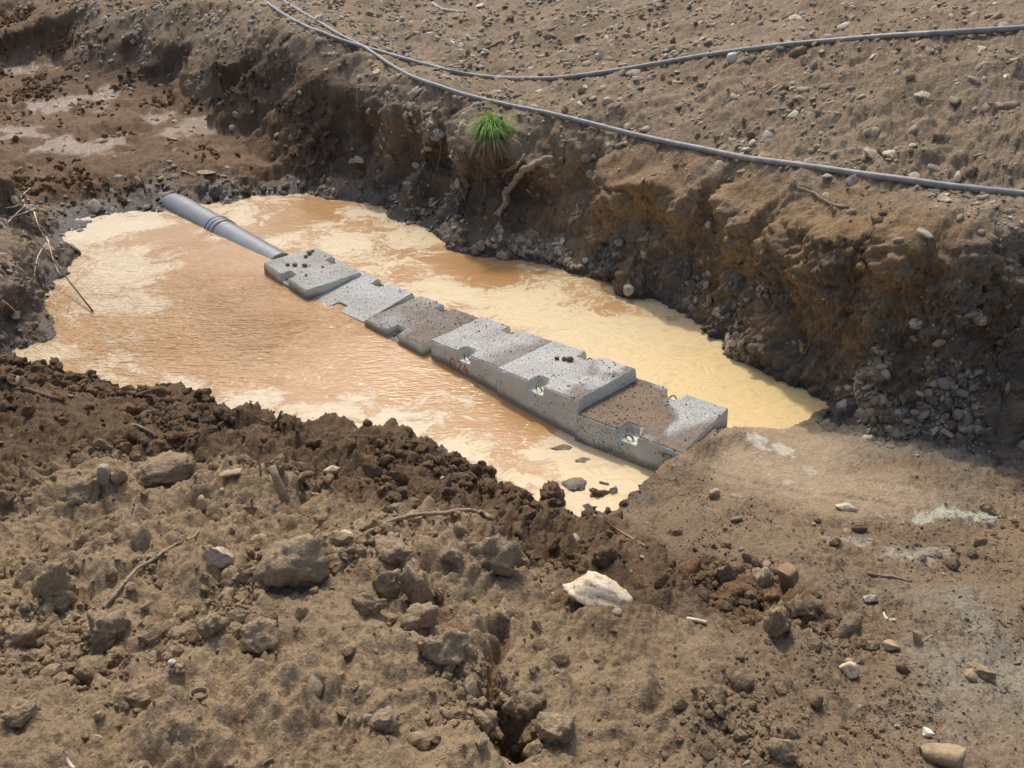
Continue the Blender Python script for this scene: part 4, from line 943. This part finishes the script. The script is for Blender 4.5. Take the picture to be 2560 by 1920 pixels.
# three lumps on the tallest block and clods on the first
def on_block(k, lx, ly, r, label, colour='rust'):
    M = block_top[k][1]; v, f = rock_shape(3, abs(int(lx*1000+ly*77+k)), .6, .22, 5); o = new_obj('soil_lump', v * [r, r*.85, r*.75], f, M_CLOD); o.location = M @ Vector((lx, ly, r * .6)); set_col(o, (*COLR[colour], 0)); tag(o, label, 'soil lump', 'soil lumps on the blocks')
for q in ((-.22,.1,.03),(-.15,.14,.034),(-.08,.16,.045)): on_block(5, *q, 'brown soil lump, one of three together on the tallest block')
for q in ((-.45,.22,.045),(-.38,.12,.035),(-.5,.3,.03),(-.3,-.22,.032),(-.22,-.15,.04),(-.1,-.05,.04),(.1,.12,.022),(.2,-.2,.022)): on_block(1, *q, 'dark soil lump on the block that touches the pipe', 'brown')

# ------------------------------------------------------------------ scattered stones, clods, crumbs
pg = pos.reshape(nr, nc, 3)
e1 = np.zeros_like(pg); e2 = np.zeros_like(pg)
e1[:, :-1] = pg[:, 1:] - pg[:, :-1]; e2[:-1] = pg[1:] - pg[:-1]
area = np.linalg.norm(np.cross(e1, e2), axis=2).ravel()
rel = pos - np.array([0, 0, CAM_H]); dep = rel[:, 1] * cp - rel[:, 2] * sp
pxx = 1280 + FPX * rel[:, 0] / np.maximum(dep, .1); pyy = 960 - FPX * (rel[:, 1] * sp + rel[:, 2] * cp) / np.maximum(dep, .1)
inview = (dep > 1) & (pxx > -120) & (pxx < 2680) & (pyy > -80) & (pyy < 2000)
facing = (VN * -rel).sum(1) > 0
dry_ok = pos[:, 2] > .015
def pick(weight, n):
    p = weight.astype(float); p[~inview | ~facing] = 0; p /= p.sum(); return rng.choice(len(pos), n, p=p, replace=False)
CAMP = np.array([0, 0, CAM_H])
def power(n, lo, hi, ex): u = rng.uniform(size=n); return (lo**(1-ex) + u * (hi**(1-ex) - lo**(1-ex))) ** (1/(1-ex))
lum = col.mean(1)
clump = sstep(-.15, .55, fbm(p0, .9, 3, 150)); clump2 = sstep(-.1, .5, fbm(p0, 1.7, 2, 155))
smooth_spot = sstep(.9, .3, np.hypot(x + 1.55, y - 2.75)) * .9     # the dusty smooth hollow low on the heap
VAR = {}
def variants(key, n, sub, ang, rough, cuts):
    VAR[key] = [rock_shape(sub, 300 + 17*i + sub, ang, rough, cuts) for i in range(n)]
variants('crumb1', 5, 1, .5, .2, 3); variants('crumb2', 8, 2, .7, .28, 6); variants('peb1', 4, 1, .2, .15, 2); variants('peb2', 7, 2, .7, .14, 6)
def rand_rot(n):
    q = rng.normal(size=(n, 4)); q /= np.linalg.norm(q, axis=1)[:, None]; w, a, b, c = q.T
    return np.stack([np.stack([1-2*(b*b+c*c), 2*(a*b-c*w), 2*(a*c+b*w)], -1), np.stack([2*(a*b+c*w), 1-2*(a*a+c*c), 2*(b*c-a*w)], -1), np.stack([2*(a*c-b*w), 2*(b*c+a*w), 1-2*(a*a+b*b)], -1)], 1)
def flat_rot(n, normals):                                        # pebbles lie flat, turned at random
    t = rng.uniform(0, 2*math.pi, n); zc = normals + rng.normal(size=(n, 3)) * .25; zc /= np.linalg.norm(zc, axis=1)[:, None]
    a = np.stack([np.cos(t), np.sin(t), np.zeros(n)], 1); a -= zc * (a * zc).sum(1)[:, None]; a /= np.linalg.norm(a, axis=1)[:, None]; return np.stack([a, np.cross(zc, a), zc], 2)
def scatter(name, ids, size, keys, colours, material, label, cat, flat=False, asp=(1, .85, .7), embed=.25):
    n = len(ids); Rm = flat_rot(n, VN[ids]) if flat else rand_rot(n); sc = size[:, None] * (np.array(asp)[None] * rng.uniform(.75, 1.25, (n, 3)))
    P0 = pos[ids] + VN[ids] * (size * embed)[:, None]; vs, fs, cs = [], [], []; base = 0; var = rng.integers(0, 100, n)
    big = size / dep[ids] * FPX > 7
    for key, selb in ((keys[0], ~big), (keys[1], big)):
        for vi, (v, f) in enumerate(VAR[key]):
            s = np.where(selb & (var % len(VAR[key]) == vi))[0]
            if not len(s): continue
            vv = np.einsum('nij,nkj->nki', Rm[s], v[None] * sc[s][:, None, :]) + P0[s][:, None, :]
            vs.append(vv.reshape(-1, 3)); fs.append((f[None] + (np.arange(len(s)) * len(v))[:, None, None] + base).reshape(-1, 3)); base += len(s) * len(v)
            cs.append(np.repeat(colours[s], len(v), 0))
    o = new_obj(name, np.concatenate(vs), np.concatenate(fs), material, smooth=(material is M_STONE)); set_col(o, np.concatenate(cs)); tag(o, label, cat, kind='stuff'); return o
# soil crumbs
wgt_c = area * np.clip(clod - .45, 0, 1) * (1 - .8*steep) * (.25 + clump) * (1 - smooth_spot) * dry_ok * np.where(grav > .6, .35, 1)
near_w = wgt_c * (y < 9)
wgt_c = wgt_c * (.08 + clump ** 2) * (1 - pmask)
near_w = wgt_c * (y < 9)
ids = np.concatenate([pick(near_w * np.where(lum < .16, .45, 1) / (1 + .04 * y * y), 8000), pick(wgt_c * (y >= 9), 1500), pick(area * (y < 8) * sstep(.3, .5, clod) * sstep(.9, .6, clod) * (.2 + clump2) / (1 + .04*y*y), 5000)])
lo = np.maximum(.006, .0019 * dep[ids]); sz = power(len(ids), 1.0, 9.0, 2.6) * lo; sz = np.minimum(sz, .075); sz[-5000:] = power(5000, .004, .016, 2.4)
cc = np.concatenate([np.clip(col[ids] * rng.uniform(.95, 1.3, (len(ids), 1)), .02, .8), np.zeros((len(ids), 1))], 1)
scatter('soil_crumbs', ids, sz, ('crumb1', 'crumb2'), cc, M_CLOD, 'loose crumbs of soil strewn over the spoil and trench', 'soil')
# pebbles
PAL = np.array([(.56, .505, .41), (.46, .41, .325), (.36, .325, .27), (.66, .62, .54), (.38, .295, .2), (.28, .235, .18)])
bfoot = sstep(.8, 1.05, grav) * sstep(.6, .4, wet) * (y < 12.8) * (.25 + .9 * clump2) * sstep(4.9, 3.4, x) * (x > -4) * sstep(.85, .6, pos[:, 2])
wgt_p = area * (np.clip(grav, 0, 1) ** 1.5) * (.12 + clump2) * (pos[:, 2] > -.02) * (1 - .55*steep)
ids = np.concatenate([pick(wgt_p, 8000), pick(area * bfoot, 2000)])
lo = np.maximum(.008, .0016 * dep[ids]); sz = np.minimum(power(len(ids), 1.0, 6.0, 2.7) * lo, .075)
mixw = rng.uniform(0, 1, (len(ids), 1)); damp_ = np.clip(wet[ids], 0, 1)[:, None]
pc = PAL[rng.integers(0, 6, len(ids))]; pc = pc * (.5 + .5*mixw) + col[ids] * (.55 - .5*mixw); pc = pc * (1 - .6 * damp_); ft = np.clip(bfoot[ids], 0, 1)[:, None]; pc = pc * (1 - ft * np.array([.28, .38, .5]))
scatter('pebbles', ids, sz, ('peb1', 'peb2'), np.concatenate([pc, damp_], 1), M_STONE, 'small pebbles strewn over the gravel bank and shore', 'pebbles', True, (1.15, .85, .42), .05)
# soil crumbs lying on the block tops
vs, fs, cs, base = [], [], [], 0
for k, (tvv, M) in block_top.items():
    nn = {1: 50, 2: 80, 3: 420, 4: 130, 5: 220, 6: 620}[k]; s = tvv[rng.choice(len(tvv), nn)]
    if k == 6: s = s[(rng.uniform(size=nn) < .25 + .75 * (s[:, 0] < .1))]
    if k == 5: s = s[(rng.uniform(size=nn) < .35 + .65 * (s[:, 0] > .3))]
    for q in s:
        v, f = VAR['crumb1'][rng.integers(0, 5)]; r_ = power(1, .0035, .013, 2.6)[0]; w3 = np.array(M @ Vector(q)); vs.append(v * r_ * rng.uniform(.7, 1.2, 3) + w3 + [0, 0, r_*.3]); fs.append(f + base); base += len(v)
        cs.append(np.tile([*(np.array([.22, .145, .09]) * rng.uniform(.6, 1.35)), 0], (len(v), 1)))
o = new_obj('soil_crumbs', np.concatenate(vs), np.concatenate(fs), M_CLOD, smooth=False); set_col(o, np.concatenate(cs)); tag(o, 'brown soil crumbs scattered on the tops of the concrete blocks', 'soil', kind='stuff')
# the stones and clods that show largest: one object each, parts of the ground
def pieces(name, ids, size, protos, material, choose, flat, asp, embed):
    n = len(ids); Rm = flat_rot(n, VN[ids]) if flat else rand_rot(n)
    for i in range(n):
        me = protos[choose[i]][i % len(protos[choose[i]])]; o = bpy.data.objects.new(name, me); COL.objects.link(o); o.parent = ground
        s = size[i] * np.array(asp) * rng.uniform(.75, 1.3, 3); m = Matrix(Rm[i].tolist()).to_4x4() @ Matrix.Diagonal((*s, 1)); m.translation = Vector(pos[ids[i]] + VN[ids[i]] * size[i] * embed); o.matrix_world = m
def protos(name, colours, n, sub, args, material):
    out = []
    for ci, c in enumerate(colours):
        row = []
        for i in range(n):
            v, f = rock_shape(sub, 700 + 31*i + ci, *args); o = new_obj(name, v, f, material); set_col(o, np.concatenate([np.array(c)[None] * (1 + .15*fbm(v + i, 1.5, 2, 160))[:, None], np.zeros((len(v), 1))], 1)); row.append(o.data); bpy.data.objects.remove(o)
        out.append(row)
    return out
SP = protos('stone', [PAL[0], PAL[1], PAL[2], (.68, .64, .56), PAL[4]], 4, 3, (.9, .12, 10, .38, .8), M_STONE)
CPp = protos('soil_clod', [(.385, .287, .18), (.185, .124, .073), (.2, .12, .064), (.27, .2, .13)], 5, 3, (.8, .3, 8), M_CLOD)
ids = np.concatenate([pick(wgt_p * sstep(24, 14, y), 180), pick(area * bfoot, 120)]); sz = power(300, .05, .13, 2.4) * np.where(y[ids] < 7, .5, 1) * np.where(dep[ids] > 14, 1.15, 1); sz[180:] = power(120, .03, .075, 2.2)
ch_ = np.array([rng.choice(5, p=[.3, .25, .2, .15, .1]) if wet[i] < .1 else rng.choice([4, 4, 4, 1]) for i in ids]); pieces('stone', ids, sz, SP, M_STONE, ch_, True, (1.15, .85, .45), .02)
wc = wgt_c * np.where(y < 9, 2.2 / (1 + .03*y*y), .4)
mdark = (lum < .14) & (y < 9)
ids = np.concatenate([pick(wc, 200), pick(wc * mdark, 100)]); sz = power(300, .045, .14, 2.0) * np.where(y[ids] < 4, .8, 1)
cols4 = np.array([(.335, .25, .165), (.13, .085, .05), (.17, .098, .052), (.235, .175, .12)]); ch_ = ((col[ids][:, None] - cols4[None])**2).sum(2).argmin(1); pieces('soil_clod', ids, sz, CPp, M_CLOD, ch_, False, (1, .85, .75), .05)
